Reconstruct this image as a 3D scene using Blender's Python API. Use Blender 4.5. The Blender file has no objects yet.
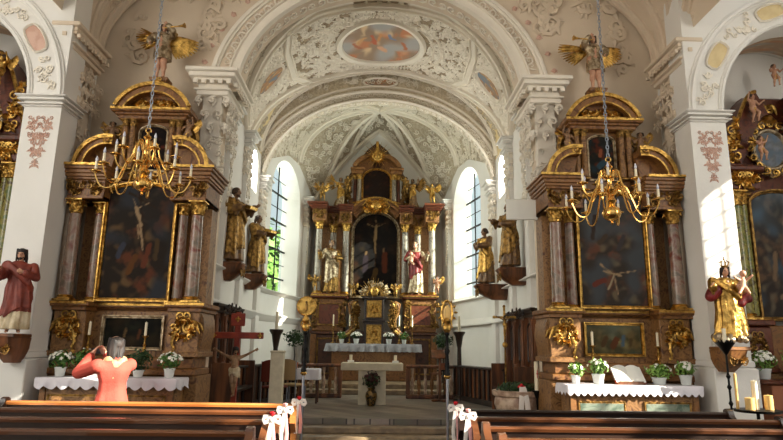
import bpy, math, random
from math import sin, cos, pi, sqrt, radians, atan2
from mathutils import Vector, Matrix, noise
C = bpy.context.scene.collection
rnd = random.Random(7)
V = Vector

# ---------------------------------------------------------------- materials
def node_mat(name):
    m = bpy.data.materials.new(name); m.use_nodes = True
    nt = m.node_tree; b = nt.nodes['Principled BSDF']
    return m, nt, b
def lin(c):
    return tuple(((x/12.92) if x <= .04045 else ((x+.055)/1.055)**2.4) for x in c)
def mat(name, col, rough=.6, metal=0., col2=None, scale=4., detail=4., lo=.4, hi=.6, bump=0., bscale=None, distort=0., spec=.5, coat=0., stretch=None, bdist=.02):
    m, nt, b = node_mat(name); N = nt.nodes; L = nt.links
    c1 = (*lin(col), 1)
    b.inputs['Base Color'].default_value = c1
    b.inputs['Roughness'].default_value = rough
    b.inputs['Metallic'].default_value = metal
    b.inputs['Specular IOR Level'].default_value = spec
    if coat: b.inputs['Coat Weight'].default_value = coat; b.inputs['Coat Roughness'].default_value = .15
    tc = N.new('ShaderNodeTexCoord'); src = tc.outputs['Object']
    if stretch:
        mp = N.new('ShaderNodeMapping'); mp.inputs['Scale'].default_value = stretch
        L.new(src, mp.inputs['Vector']); src = mp.outputs['Vector']
    if col2:
        n = N.new('ShaderNodeTexNoise'); n.inputs['Scale'].default_value = scale; n.inputs['Detail'].default_value = detail
        n.inputs['Distortion'].default_value = distort
        r = N.new('ShaderNodeValToRGB'); r.color_ramp.elements[0].position = lo; r.color_ramp.elements[1].position = hi
        r.color_ramp.elements[0].color = c1; r.color_ramp.elements[1].color = (*lin(col2), 1)
        L.new(src, n.inputs['Vector']); L.new(n.outputs['Fac'], r.inputs['Fac']); L.new(r.outputs['Color'], b.inputs['Base Color'])
    if bump:
        n2 = N.new('ShaderNodeTexNoise'); n2.inputs['Scale'].default_value = bscale or scale*3; n2.inputs['Detail'].default_value = 3
        n2.inputs['Distortion'].default_value = distort
        bp = N.new('ShaderNodeBump'); bp.inputs['Strength'].default_value = bump; bp.inputs['Distance'].default_value = bdist
        L.new(src, n2.inputs['Vector']); L.new(n2.outputs['Fac'], bp.inputs['Height']); L.new(bp.outputs['Normal'], b.inputs['Normal'])
    return m
def marble(name, c1, c2, c3, scale=5., rough=.25, distort=2.5):
    m, nt, b = node_mat(name); N = nt.nodes; L = nt.links
    tc = N.new('ShaderNodeTexCoord'); n = N.new('ShaderNodeTexNoise')
    n.inputs['Scale'].default_value = scale; n.inputs['Detail'].default_value = 6; n.inputs['Distortion'].default_value = distort
    r = N.new('ShaderNodeValToRGB'); e = r.color_ramp.elements
    e[0].position = .36; e[0].color = (*lin(c1), 1); e[1].position = .66; e[1].color = (*lin(c3), 1)
    k = e.new(.5); k.color = (*lin(c2), 1)
    L.new(tc.outputs['Object'], n.inputs['Vector']); L.new(n.outputs['Fac'], r.inputs['Fac']); L.new(r.outputs['Color'], b.inputs['Base Color'])
    b.inputs['Roughness'].default_value = rough
    return m
def paint_mat(name, rough=.6, bump=.0):
    m, nt, b = node_mat(name)
    a = nt.nodes.new('ShaderNodeVertexColor'); a.layer_name = 'Col'
    nt.links.new(a.outputs['Color'], b.inputs['Base Color']); b.inputs['Roughness'].default_value = rough
    b.inputs['Specular IOR Level'].default_value = .15
    return m
def brick_mat(name, c1, c2, mortar, sx, sy, rough=.3, rot=0., ms=.01):
    m, nt, b = node_mat(name); N = nt.nodes; L = nt.links
    tc = N.new('ShaderNodeTexCoord'); mp = N.new('ShaderNodeMapping'); mp.inputs['Rotation'].default_value = (0, 0, rot)
    br = N.new('ShaderNodeTexBrick'); br.inputs['Scale'].default_value = 1; br.inputs['Brick Width'].default_value = sx; br.inputs['Row Height'].default_value = sy
    br.inputs['Mortar Size'].default_value = ms; br.inputs['Color1'].default_value = (*lin(c1), 1); br.inputs['Color2'].default_value = (*lin(c2), 1)
    br.inputs['Mortar'].default_value = (*lin(mortar), 1)
    nz = N.new('ShaderNodeTexNoise'); nz.inputs['Scale'].default_value = 3.5; nz.inputs['Detail'].default_value = 5
    mx = N.new('ShaderNodeMixRGB'); mx.blend_type = 'MULTIPLY'; mx.inputs['Fac'].default_value = .55
    L.new(tc.outputs['Object'], mp.inputs['Vector']); L.new(mp.outputs['Vector'], br.inputs['Vector']); L.new(tc.outputs['Object'], nz.inputs['Vector'])
    L.new(br.outputs['Color'], mx.inputs['Color1']); L.new(nz.outputs['Color'], mx.inputs['Color2'])
    g = N.new('ShaderNodeHueSaturation'); g.inputs['Saturation'].default_value = .55; g.inputs['Value'].default_value = 1.5
    L.new(mx.outputs['Color'], g.inputs['Color']); L.new(g.outputs['Color'], b.inputs['Base Color'])
    b.inputs['Roughness'].default_value = rough
    return m

PL = mat('white_plaster', (.90, .885, .86), .85, col2=(.885, .87, .84), scale=1.2, bump=.15, bscale=25)
PLB = mat('cream_plaster', (.86, .79, .70), .85, col2=(.835, .765, .675), scale=1.1, bump=.15, bscale=22)
ST = mat('stucco_white', (.92, .885, .825), .8, bump=.2, bscale=30)
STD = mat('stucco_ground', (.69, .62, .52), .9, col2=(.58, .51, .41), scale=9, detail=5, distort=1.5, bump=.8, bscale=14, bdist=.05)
STC = mat('stucco_cell_ground', (.78, .73, .64), .9, col2=(.68, .62, .53), scale=7, detail=4, distort=2, bump=.6, bscale=14, bdist=.04)
OCH = mat('ochre_plaster', (.86, .78, .60), .9, col2=(.82, .73, .55), scale=5)
ORG = mat('orange_plaster', (.84, .62, .30), .8, col2=(.70, .45, .18), scale=9)
ROSE = mat('rose_stucco', (.83, .69, .62), .85, col2=(.78, .62, .55), scale=9)
GOLD = mat('gilding', (.84, .67, .36), .36, 1., col2=(.46, .33, .15), scale=16, detail=4, lo=.42, hi=.70, bump=.5, bscale=30)
GOLDD = mat('aged_gilding', (.66, .51, .27), .45, .8, col2=(.34, .24, .12), scale=14, lo=.4, hi=.66, bump=.6, bscale=28)
SILV = mat('silvering', (.74, .67, .56), .4, .75, col2=(.48, .40, .29), scale=14, bump=.4)
BRASS = mat('polished_brass', (.93, .74, .42), .16, 1.)
MRB = marble('red_brown_marble', (.36, .21, .10), (.54, .36, .18), (.43, .30, .15), 5., .5)
MRR = marble('red_marble', (.26, .11, .065), (.40, .19, .11), (.32, .20, .12), 4., .35)
MRD = marble('dark_brown_marble', (.20, .10, .06), (.34, .19, .11), (.27, .18, .11), 4., .35)
MRG = marble('grey_brown_marble', (.42, .28, .14), (.58, .42, .24), (.34, .20, .10), 6., .5)
COLP = marble('pink_grey_marble', (.42, .37, .31), (.56, .47, .40), (.45, .24, .18), 2.6, .25)
COLW = marble('grey_white_marble', (.48, .45, .41), (.60, .56, .50), (.40, .36, .31), 3.5, .3)
COLG = marble('green_ochre_marble', (.36, .40, .20), (.56, .52, .27), (.30, .24, .12), 4.5, .25)
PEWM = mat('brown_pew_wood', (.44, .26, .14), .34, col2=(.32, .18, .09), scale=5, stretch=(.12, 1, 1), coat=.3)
DKW = mat('dark_stained_wood', (.19, .115, .07), .42, col2=(.11, .065, .04), scale=6, stretch=(1, 1, .15), coat=.2)
PEWSUN = mat('sunlit_pew_wood', (.80, .52, .27), .36, col2=(.64, .38, .18), scale=5, stretch=(.12, 1, 1), coat=.35)  # sunlight put into the colour: lighter wood for the front left desk
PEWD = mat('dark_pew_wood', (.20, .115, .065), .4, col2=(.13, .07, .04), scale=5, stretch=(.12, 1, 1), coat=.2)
MIDW = mat('brown_panel_wood', (.50, .30, .165), .45, col2=(.27, .155, .08), scale=6, stretch=(1, 1, .15))
REDW = mat('red_lacquered_wood', (.58, .20, .09), .4, col2=(.46, .13, .06), scale=6)
STONE = mat('pale_limestone', (.85, .80, .69), .6, col2=(.80, .75, .64), scale=7, bump=.15)
STONEB = mat('mottled_stone', (.80, .70, .60), .45, col2=(.62, .50, .42), scale=9)
CLOTH = mat('white_linen', (.88, .86, .88), .85, bump=.2, bscale=40)
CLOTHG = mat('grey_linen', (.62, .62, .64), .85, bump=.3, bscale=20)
WAX = mat('ivory_wax', (.93, .88, .76), .45)
WAXY = mat('yellow_wax', (.86, .70, .42), .45)
IRON = mat('black_iron', (.07, .065, .06), .45, .7)
STEEL = mat('brushed_steel', (.62, .64, .68), .3, 1.)
SKIN = mat('painted_flesh', (.78, .60, .48), .5, col2=(.70, .50, .39), scale=10)
SKIND = mat('dark_painted_flesh', (.62, .48, .35), .5, col2=(.48, .35, .24), scale=14)
WSKIN = mat('skin', (.87, .66, .55), .5)
HAIRD = mat('dark_brown_hair', (.16, .11, .08), .6, col2=(.09, .06, .045), scale=40, stretch=(1, 1, .2))
HAIRG = mat('grey_brown_hair', (.22, .18, .16), .6, col2=(.12, .10, .09), scale=40, stretch=(1, 1, .15))
HAIRGD = mat('carved_brown_hair', (.30, .20, .11), .5, col2=(.18, .11, .06), scale=30)
ROBER = mat('brick_red_paint', (.52, .22, .15), .55, col2=(.42, .16, .11), scale=8)
ROBEC = mat('crimson_paint', (.50, .10, .09), .5, col2=(.36, .06, .06), scale=8)
ROBEW = mat('cream_paint', (.82, .76, .64), .55, col2=(.70, .62, .48), scale=8)
ROBEB = mat('brown_bronze_paint', (.38, .27, .16), .45, .2, col2=(.52, .38, .19), scale=11, lo=.45, hi=.62)
ROBEG = mat('grey_paint', (.50, .46, .40), .5, col2=(.34, .29, .24), scale=10)
CORAL = mat('coral_knit', (.76, .31, .25), .85, bump=.3, bscale=60)
SCARF = mat('pale_peach_scarf', (.80, .52, .38), .85, col2=(.76, .68, .50), scale=12)
BLACK = mat('black_plastic', (.04, .04, .045), .4)
LEAF = mat('green_leaf', (.20, .36, .11), .55, col2=(.33, .48, .16), scale=14)
LEAFD = mat('dark_green_leaf', (.09, .20, .06), .55, col2=(.16, .29, .10), scale=14)
LEAFL = mat('light_green_leaf', (.38, .54, .20), .55, col2=(.52, .66, .30), scale=14)
BLOOM = mat('white_petals', (.94, .93, .88), .7)
REDFL = mat('red_petals', (.80, .07, .12), .6)
DKRED = mat('dark_red_petals', (.25, .04, .04), .6)
PINK = mat('pink_ribbon', (.90, .66, .64), .5)
RIBW = mat('white_ribbon', (.92, .88, .84), .5)
POTW = mat('white_glazed_pot', (.86, .87, .85), .25)
POTG = mat('gold_patterned_vase', (.55, .42, .20), .35, .3, col2=(.10, .07, .05), scale=22, lo=.48, hi=.55)
TERRA = mat('terracotta', (.62, .38, .26), .7)
PAPER = mat('white_paper', (.92, .91, .88), .7)
PANELW = mat('white_enamel', (.96, .95, .91), .4)
BULB = mat('milky_bulb_glass', (.86, .86, .90), .12, col2=(.72, .72, .80), scale=9)
PAINT = paint_mat('oil_canvas', .8)
FRESCO = paint_mat('fresco_plaster', .85)
FLR = brick_mat('chancel_stone_floor', (.54, .46, .35), (.36, .30, .22), (.24, .20, .15), .9, .3, .34, radians(45))
FLN = brick_mat('nave_stone_floor', (.42, .38, .32), (.36, .32, .27), (.2, .18, .15), .5, .5, .35)
STEPM = mat('step_stone', (.56, .48, .37), .4, col2=(.44, .37, .29), scale=5)

def glass_mat():
    m, nt, b = node_mat('leaded_window_glass'); N = nt.nodes; L = nt.links
    N.remove(b); o = N['Material Output']
    t = N.new('ShaderNodeBsdfTransparent'); t.inputs['Color'].default_value = (.72, .84, .82, 1)
    g = N.new('ShaderNodeBsdfGlossy'); g.inputs['Roughness'].default_value = .1
    x = N.new('ShaderNodeMixShader'); x.inputs['Fac'].default_value = .06
    L.new(t.outputs[0], x.inputs[1]); L.new(g.outputs[0], x.inputs[2]); L.new(x.outputs[0], o.inputs['Surface'])
    return m
GLASS = glass_mat()

# ---------------------------------------------------------------- mesh accumulator
class MB:
    def __init__(s): s.v = []; s.f = []
    def add(s, vs, fs):
        o = len(s.v); s.v += [tuple(p) for p in vs]; s.f += [tuple(i+o for i in f) for f in fs]; return s
    def box(s, cx, cy, cz, sx, sy, sz, rz=0., bev=0.):
        hx, hy, hz = sx/2, sy/2, sz/2
        if bev and bev < min(hx, hy, hz):
            b = bev; rings = []
            for z, k in ((-hz, b), (-hz+b, 0), (hz-b, 0), (hz, b)):
                x, y = hx-k, hy-k; c = b*.6 if k == 0 else b*.3
                rings.append([(-x+c, -y, z), (x-c, -y, z), (x, -y+c, z), (x, y-c, z), (x-c, y, z), (-x+c, y, z), (-x, y-c, z), (-x, -y+c, z)])
            vs = [p for r in rings for p in r]; fs = []
            for i in range(3):
                for j in range(8): k = (j+1) % 8; fs.append((i*8+j, i*8+k, (i+1)*8+k, (i+1)*8+j))
            fs.append(tuple(range(7, -1, -1))); fs.append(tuple(24+i for i in range(8)))
        else:
            vs = [(x, y, z) for x in (-hx, hx) for y in (-hy, hy) for z in (-hz, hz)]
            fs = [(0, 1, 3, 2), (4, 6, 7, 5), (0, 4, 5, 1), (2, 3, 7, 6), (0, 2, 6, 4), (1, 5, 7, 3)]
        c_, s_ = cos(rz), sin(rz)
        return s.add([(cx+x*c_-y*s_, cy+x*s_+y*c_, cz+z) for x, y, z in vs], fs)
    def b2(s, x0, x1, y0, y1, z0, z1, bev=0.):
        return s.box((x0+x1)/2, (y0+y1)/2, (z0+z1)/2, abs(x1-x0), abs(y1-y0), abs(z1-z0), 0, bev)
    def lathe(s, prof, cx=0., cy=0., n=16, mtx=None, a0=0., sx=1., sy=1.):
        vs = []; fs = []; m = len(prof)
        for r, z in prof:
            for j in range(n):
                a = a0+2*pi*j/n; vs.append((cx+r*sx*cos(a), cy+r*sy*sin(a), z))
        for i in range(m-1):
            for j in range(n): k = (j+1) % n; fs.append((i*n+j, i*n+k, (i+1)*n+k, (i+1)*n+j))
        fs.append(tuple(range(n-1, -1, -1))); fs.append(tuple((m-1)*n+j for j in range(n)))
        if mtx: vs = [mtx @ V(p) for p in vs]
        return s.add(vs, fs)
    def tube(s, pts, r, n=6, closed=False, flat=1., up=None):
        pts = [V(p) for p in pts]; m = len(pts)
        rr = r if isinstance(r, (list, tuple)) else [r]*m
        vs = []; fs = []; u = None
        for i, p in enumerate(pts):
            if closed: t = pts[(i+1) % m]-pts[i-1]
            else: t = pts[min(i+1, m-1)]-pts[max(i-1, 0)]
            if t.length < 1e-9: t = V((0, 0, 1))
            t.normalize()
            if u is None:
                a = V(up) if up else (V((0, 0, 1)) if abs(t.z) < .9 else V((1, 0, 0)))
                u = a-t*a.dot(t)
                if u.length < 1e-6: a = V((0, 1, 0)); u = a-t*a.dot(t)
            else: u = u-t*u.dot(t)
            if u.length < 1e-9: u = t.orthogonal()
            u.normalize(); w = t.cross(u)
            for j in range(n):
                a = 2*pi*j/n+pi/n; vs.append(p+u*(rr[i]*flat*cos(a))+w*(rr[i]*sin(a)))
        e = m if closed else m-1
        for i in range(e):
            for j in range(n): k = (j+1) % n; i2 = (i+1) % m; fs.append((i*n+j, i*n+k, i2*n+k, i2*n+j))
        if not closed: fs.append(tuple(range(n-1, -1, -1))); fs.append(tuple((m-1)*n+j for j in range(n)))
        return s.add(vs, fs)
    def ell(s, c, r, nu=10, nv=7, mtx=None):
        if not isinstance(r, (list, tuple)): r = (r, r, r)
        vs = [(0, 0, -r[2])]; fs = []
        for i in range(1, nv):
            t = -pi/2+pi*i/nv
            for j in range(nu): a = 2*pi*j/nu; vs.append((r[0]*cos(t)*cos(a), r[1]*cos(t)*sin(a), r[2]*sin(t)))
        vs.append((0, 0, r[2])); L = len(vs)-1
        for j in range(nu): fs.append((0, 1+(j+1) % nu, 1+j)); fs.append((L, L-nu+j, L-nu+(j+1) % nu))
        for i in range(nv-2):
            for j in range(nu): k = (j+1) % nu; a = 1+i*nu; fs.append((a+j, a+k, a+nu+k, a+nu+j))
        c = V(c); vs = [(mtx @ V(p) if mtx else V(p))+c for p in vs]
        return s.add(vs, fs)
    def cap(s, a, b, ra, rb, n=10):
        a, b = V(a), V(b); d = (b-a)
        if d.length < 1e-6: return s.ell(a, ra)
        t = d.normalized(); pts = []; rr = []
        for k in (-1., -.8, -.45): pts.append(a+t*ra*k); rr.append(ra*sqrt(max(1-k*k, .004)))
        pts.append(a); rr.append(ra); pts.append(b); rr.append(rb)
        for k in (.45, .8, 1.): pts.append(b+t*rb*k); rr.append(rb*sqrt(max(1-k*k, .004)))
        return s.tube(pts, rr, n)
    def prism(s, out, y0, y1):
        n = len(out)
        vs = [(x, y0, z) for x, z in out]+[(x, y1, z) for x, z in out]
        fs = [tuple(range(n)), tuple(range(2*n-1, n-1, -1))]
        for i in range(n): k = (i+1) % n; fs.append((k, i, n+i, n+k))
        return s.add(vs, fs)
    def grid(s, fn, nu, nv, flip=False):
        vs = [fn(i/nu, j/nv) for j in range(nv+1) for i in range(nu+1)]; fs = []
        for j in range(nv):
            for i in range(nu):
                a = j*(nu+1)+i; q = (a, a+1, a+nu+2, a+nu+1); fs.append(q[::-1] if flip else q)
        return s.add(vs, fs)
    def shift(s, dx=0, dy=0, dz=0, i0=0):
        s.v[i0:] = [(x+dx, y+dy, z+dz) for x, y, z in s.v[i0:]]; return s
    def xf(s, m, i0=0):
        s.v[i0:] = [tuple(m @ V(p)) for p in s.v[i0:]]; return s
    def mesh(s, name, m, sharp=40):
        me = bpy.data.meshes.new(name); me.from_pydata(s.v, [], s.f)
        me.materials.append(m)
        me.polygons.foreach_set('use_smooth', [True]*len(me.polygons)); 
        if sharp is not None: me.set_sharp_from_angle(angle=radians(sharp))
        me.update(); return me
    def build(s, name, m, parent=None, sharp=40, remesh=0., smooth=0):
        me = s.mesh(name, m, None if remesh else sharp)
        o = bpy.data.objects.new(name, me); C.objects.link(o)
        if remesh:
            md = o.modifiers.new('r', 'REMESH'); md.mode = 'VOXEL'; md.voxel_size = remesh; md.use_smooth_shade = True
            if smooth: k = o.modifiers.new('s', 'SMOOTH'); k.factor = .5; k.iterations = smooth
            dg = bpy.context.evaluated_depsgraph_get(); dg.update()
            nm = bpy.data.meshes.new_from_object(o.evaluated_get(dg)); o.modifiers.clear(); o.data = nm
            if not nm.materials: nm.materials.append(m)
            nm.polygons.foreach_set('use_smooth', [True]*len(nm.polygons))
        if parent: o.parent = parent
        return o
    # --- ornament
    def spiral(s, P, N, T, size, r, turns=1.4, hand=1, n=13, nn=4):
        N = V(N).normalized(); T = V(T); T = (T-N*T.dot(N)).normalized(); B = N.cross(T)*hand; P = V(P)
        pts = []; rr = []
        for i in range(n):
            t = i/(n-1); a = t*turns*2*pi; rad = size*(1-t)**.8*.55+size*.04
            pts.append(P+T*(cos(a)*rad-size*.3)+B*(sin(a)*rad)+N*r*.3); rr.append(r*(1.05-.45*t))
        pts.insert(0, P+T*(size*.45)-B*size*.6+N*0); rr.insert(0, r*.3)
        return s.tube(pts, rr, nn)
    def leaf(s, P, N, T, L, W, th):
        N = V(N).normalized(); T = V(T); T = (T-N*T.dot(N)).normalized(); B = N.cross(T); P = V(P)
        vs = [P, P+T*L*.5+B*W*.5, P+T*L*.5-B*W*.5, P+T*L, P+T*L*.55+N*th]
        return s.add(vs, [(0, 1, 4), (1, 3, 4), (3, 2, 4), (2, 0, 4)])

def setp(o, label=None, cat=None, group=None, kind=None):
    if label: o['label'] = label
    if cat: o['category'] = cat
    if group: o['group'] = group
    if kind: o['kind'] = kind
    return o
def thing(name, label, cat, loc=(0, 0, 0), rz=0., group=None):
    o = bpy.data.objects.new(name, None); C.objects.link(o); o.empty_display_size = .1
    o.location = loc; o.rotation_euler = (0, 0, rz); return setp(o, label, cat, group)
def struct(name, mb, m, parent=None, sharp=40):
    o = mb.build(name, m, parent, sharp)
    if not parent: o['kind'] = 'structure'
    return o
def copy_tree(o, parent=None):
    c = o.copy(); C.objects.link(c); c.parent = parent
    for ch in [x for x in ALLCH(o)]: copy_tree(ch, c)
    return c
def ALLCH(o): return list(o.children)
_tn = [0]
def trim(mb, m, sharp=40):
    _tn[0] += 1; return struct('trim_%d' % _tn[0], mb, m, None, sharp)

def ornament(m, x0, x1, z0, z1, y, n, seed=0, r=.012, size=.07, dep=.03):
    """gilded scrollwork facing -Y"""
    q = random.Random(seed); N = V((0, -1, 0))
    cx = (x0+x1)/2
    for i in range(n):
        x = q.uniform(x0, x1); z = q.uniform(z0, z1); a = q.uniform(0, 2*pi); sz = size*q.uniform(.6, 1.2)
        for sgn in ((1, -1) if x1-x0 > .2 else (1,)):
            xx = cx+(x-cx)*sgn if sgn < 0 else x
            T = V((cos(a)*sgn, 0, sin(a)))
            m.spiral((xx, y-dep*.3*q.random(), z), N, T, sz, r, 1.3, sgn)
            for k in range(3):
                b = a+q.uniform(-1.5, 1.5); m.leaf((xx, y-dep*.3, z), N, V((cos(b)*sgn, 0, sin(b))), sz*1.1, sz*.5, dep)
    return m

def moulding(m, x0, x1, yb, z0, prof):
    """straight moulded ledge between x0,x1; prof=[(proj, dz)] in front of yb with mitred returns"""
    rings = []
    for p, dz in prof:
        rings.append([(x0-p, yb, z0+dz), (x0-p, yb-p, z0+dz), (x1+p, yb-p, z0+dz), (x1+p, yb, z0+dz)])
    vs = [p for r in rings for p in r]; fs = []
    for i in range(len(rings)-1):
        for j in range(4): k = (j+1) % 4; fs.append((i*4+j, i*4+k, (i+1)*4+k, (i+1)*4+j))
    fs.append((3, 2, 1, 0)); e = (len(rings)-1)*4; fs.append((e, e+1, e+2, e+3))
    return m.add(vs, fs)
CORN = [(.0, 0), (.02, .0), (.025, .03), (.06, .05), (.07, .09), (.11, .11), (.12, .15), (.0, .16)]
def cornice(m, x0, x1, yb, z0, h=.16, proj=.12):
    return moulding(m, x0, x1, yb, z0, [(p*proj/.12, d*h/.16) for p, d in CORN])

# ---------------------------------------------------------------- painted canvases
def canvas(name, x0, x1, z0, z1, y, col, parent=None, nx=50, nz=80, mask=None, m=None, fn=None):
    vs = []; fs = []; cols = []
    for j in range(nz+1):
        for i in range(nx+1):
            u, w = i/nx, j/nz
            vs.append(fn(u, w) if fn else (x0+(x1-x0)*u, y, z0+(z1-z0)*w)); cols.append(col(u, w))
    for j in range(nz):
        for i in range(nx):
            if mask and not mask((i+.5)/nx, (j+.5)/nz): continue
            a = j*(nx+1)+i; fs.append((a, a+1, a+nx+2, a+nx+1))
    me = bpy.data.meshes.new(name); me.from_pydata(vs, [], fs); at = me.color_attributes.new('Col', 'FLOAT_COLOR', 'POINT')
    for k, c in enumerate(cols): at.data[k].color = (*lin(c), 1)
    me.materials.append(m or PAINT); me.polygons.foreach_set('use_smooth', [True]*len(me.polygons))
    o = bpy.data.objects.new(name, me); C.objects.link(o)
    if parent: o.parent = parent
    return o
def seg(px, py, ax, ay, bx, by):
    dx, dy = bx-ax, by-ay; t = max(0, min(1, ((px-ax)*dx+(py-ay)*dy)/(dx*dx+dy*dy+1e-9)))
    return sqrt((px-ax-dx*t)**2+(py-ay-dy*t)**2)
def mixc(a, b, t): t = max(0, min(1, t)); return tuple(a[i]*(1-t)+b[i]*t for i in range(3))
def picture(seed, dark=(.10, .085, .08), mids=((.30, .14, .09), (.16, .18, .22), (.34, .26, .16)), sky=None, figs=(), asp=1.7, amp=1.):
    def f(u, w):
        p = V((u*4, w*4*asp, seed*7.3)); a = noise.fractal(p, 1., 2., 4); b = noise.noise(V((u*7+3, w*7*asp, seed*3.1+9))); c = noise.noise(V((u*3+11, w*3*asp, seed+4.7)))
        col = dark
        col = mixc(col, mids[0], (a-.05)*2.2*amp); col = mixc(col, mids[2], (b-.12)*2.5*amp*(1-w*.5)); col = mixc(col, mids[1], (c-.05)*2.2*amp)
        if sky: col = mixc(col, sky, (w-.55)*1.6*(.7+.6*c))
        d2 = .012*noise.noise(V((u*20, w*20, seed)))
        for (ax, ay, bx, by, r, fc) in figs:
            d = seg(u, w*asp, ax, ay*asp, bx, by*asp)+d2*1.5
            col = mixc(col, fc, (r-d)/.012*.8)
        return col
    return f
pale = (.54, .45, .34)
# ================================================================ THE BUILDING
FZ = .30                                   # chancel floor level
def sweep(m, P, N, prof, closed=False):
    """sweep profile [(b,n)] along points P with surface normals N"""
    P = [V(p) for p in P]; N = [V(n).normalized() for n in N]; k = len(P); q = len(prof); vs = []; fs = []
    for i in range(k):
        T = (P[(i+1) % k]-P[i-1]) if closed else (P[min(i+1, k-1)]-P[max(i-1, 0)])
        T.normalize(); B = N[i].cross(T).normalized()
        for b, n in prof: vs.append(P[i]+B*b+N[i]*n)
    for i in range(k if closed else k-1):
        i2 = (i+1) % k
        for j in range(q-1): fs.append((i*q+j, i*q+j+1, i2*q+j+1, i2*q+j))
    if not closed:
        fs.append(tuple(range(q))); fs.append(tuple((k-1)*q+j for j in reversed(range(q))))
    return m.add(vs, fs)
def bandprof(w, h): return [(-w, -.02), (-w, h*.5), (-w*.86, h), (-w*.68, h), (-w*.6, h*.45), (w*.6, h*.45), (w*.68, h), (w*.86, h), (w, h*.5), (w, -.02)]
def ribprof(w, h): return [(-w, -.02), (-w*.9, h*.35), (-w*.5, h*.5), (-w*.35, h), (w*.35, h), (w*.5, h*.5), (w*.9, h*.35), (w, -.02)]

def holed(m, Pf, u0, u1, z0f, z1f, holes=(), th=(0., .4), du=.25, back=True, nh=14):
    """wall from a strip map Pf(u,z,d); holes=(ua,ub,zb,ztop(u))"""
    us = {round(u0, 5), round(u1, 5)}; k = max(1, int(abs(u1-u0)/du))
    us |= {round(u0+(u1-u0)*i/k, 5) for i in range(k+1)}
    for ua, ub, zb, zt in holes:
        us |= {round((ua+ub)/2-(ub-ua)/2*cos(pi*i/nh), 5) for i in range(nh+1)}
    us = sorted(us); us = [u for i, u in enumerate(us) if i == 0 or u-us[i-1] > 1e-4]
    def quad(a, b, c, d): m.add([a, b, c, d], [(0, 1, 2, 3)])
    d0, d1 = th
    for a, b in zip(us[:-1], us[1:]):
        c = (a+b)/2; segs = [(z0f, z1f)]
        for ua, ub, zb, zt in holes:
            if ua < c < ub:
                n = []
                if zb is not None: n.append((z0f, (lambda u, zb=zb: zb)))
                n.append((zt, z1f)); segs = n
                quad(Pf(a, zt(a), d0), Pf(b, zt(b), d0), Pf(b, zt(b), d1), Pf(a, zt(a), d1))
                if zb is not None: quad(Pf(a, zb, d0), Pf(a, zb, d1), Pf(b, zb, d1), Pf(b, zb, d0))
        for lo, hi in segs:
            if hi(c)-lo(c) < 1e-3: continue
            nz = max(1, int((hi(c)-lo(c))/1.0))
            for i in range(nz):
                f = lambda u, t: lo(u)+(hi(u)-lo(u))*t
                za, zb_, zc, zd = f(a, i/nz), f(b, i/nz), f(b, (i+1)/nz), f(a, (i+1)/nz)
                quad(Pf(a, za, d0), Pf(b, zb_, d0), Pf(b, zc, d0), Pf(a, zd, d0))
                if back: quad(Pf(a, zd, d1), Pf(b, zc, d1), Pf(b, zb_, d1), Pf(a, za, d1))
    for ua, ub, zb, zt in holes:
        for u in (ua, ub):
            lo = z0f(u) if zb is None else zb
            quad(Pf(u, lo, d0), Pf(u, zt(u), d0), Pf(u, zt(u), d1), Pf(u, lo, d1))
    return m
cst = lambda c: (lambda u: c)
def ellz(c, w, zs, h): return lambda u: zs+h*sqrt(max(0., 1-((u-c)/w)**2))

# floors and steps
m = MB(); m.b2(-8.6, 8.6, -6, 10.3, -.2, 0); struct('floor', m, FLN)
m = MB()
m.add([(-3.4, 11.1, FZ), (3.4, 11.1, FZ), (3.4, 21, FZ), (-3.4, 21, FZ), (-3.4, 11.1, 0), (3.4, 11.1, 0)], [(0, 1, 2, 3), (4, 5, 1, 0)]); struct('floor.001', m, FLR)
for i, y in enumerate((10.3, 10.7)):
    m = MB(); m.b2(-3.35, 3.35, y, 11.12, i*.1, .1+i*.1-.002*i, .012); trim(m, STEPM)

m = MB(); m.b2(-2.3, 2.3, 16.2, 20.1, FZ, FZ+.13, .012); trim(m, STEPM)
m = MB(); m.b2(-1.9, 1.9, 16.7, 20.1, FZ+.13, FZ+.25, .012); trim(m, STEPM)
# arch wall between nave and chancel
zn = lambda u: 6.6+2.4*sqrt(max(0., 1-(u/4.95)**2))+.12
AW, AZ, AH = 2.5, 5.9, 2.1
m = MB()
for s in (-1, 1):
    # lower part reaches in to the jamb at 2.75
    m.b2(s*2.75, s*5.0, 9.7, 10.1, 0, 5.9)
holed(m, lambda u, z, d: (u, 9.7+d, z), -5., 5., cst(5.9), zn, [(-AW, AW, None, ellz(0, AW, AZ, AH))], (0, .4), .2, nh=36)
struct('wall_end', m, PLB)
# archivolt: face bands and studs
def arcpts(c, w, zs, h, y, a0=.12, a1=pi-.12, n=48): return [(c-w*cos(a0+(a1-a0)*i/n), y, zs+h*sin(a0+(a1-a0)*i/n)) for i in range(n+1)]
m = MB(); P = arcpts(0, 2.6, AZ, 2.22, 9.69); sweep(m, P, [(0, -1, 0)]*len(P), bandprof(.11, .09))
P = arcpts(0, 2.96, AZ, 2.52, 9.69); sweep(m, P, [(0, -1, 0)]*len(P), ribprof(.07, .07)); trim(m, ST)
m = MB(); P = arcpts(0, 2.78, AZ, 2.37, 9.67, .2, pi-.2, 60)
for i, p in enumerate(P[1:-1]):
    T = V(P[i+2])-V(P[i]); m.spiral(p, (0, -1, 0), T, .12, .016, 1.2, 1 if i % 2 else -1, 9, 3)
trim(m, ST)
m = MB(); P = arcpts(0, 3.08, AZ, 2.64, 9.69, .2, pi-.2, 22)
for p in P:
    d = V((p[0], 0, p[2]-AZ)).normalized(); m.leaf(V(p)+d*.02, (0, -1, 0), d+V((.25, 0, 0)), .13, .10, .05); m.spiral(V(p)+d*.1, (0, -1, 0), d, .08, .014, 1.1, 1, 8, 3)
trim(m, ROSE)
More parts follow.
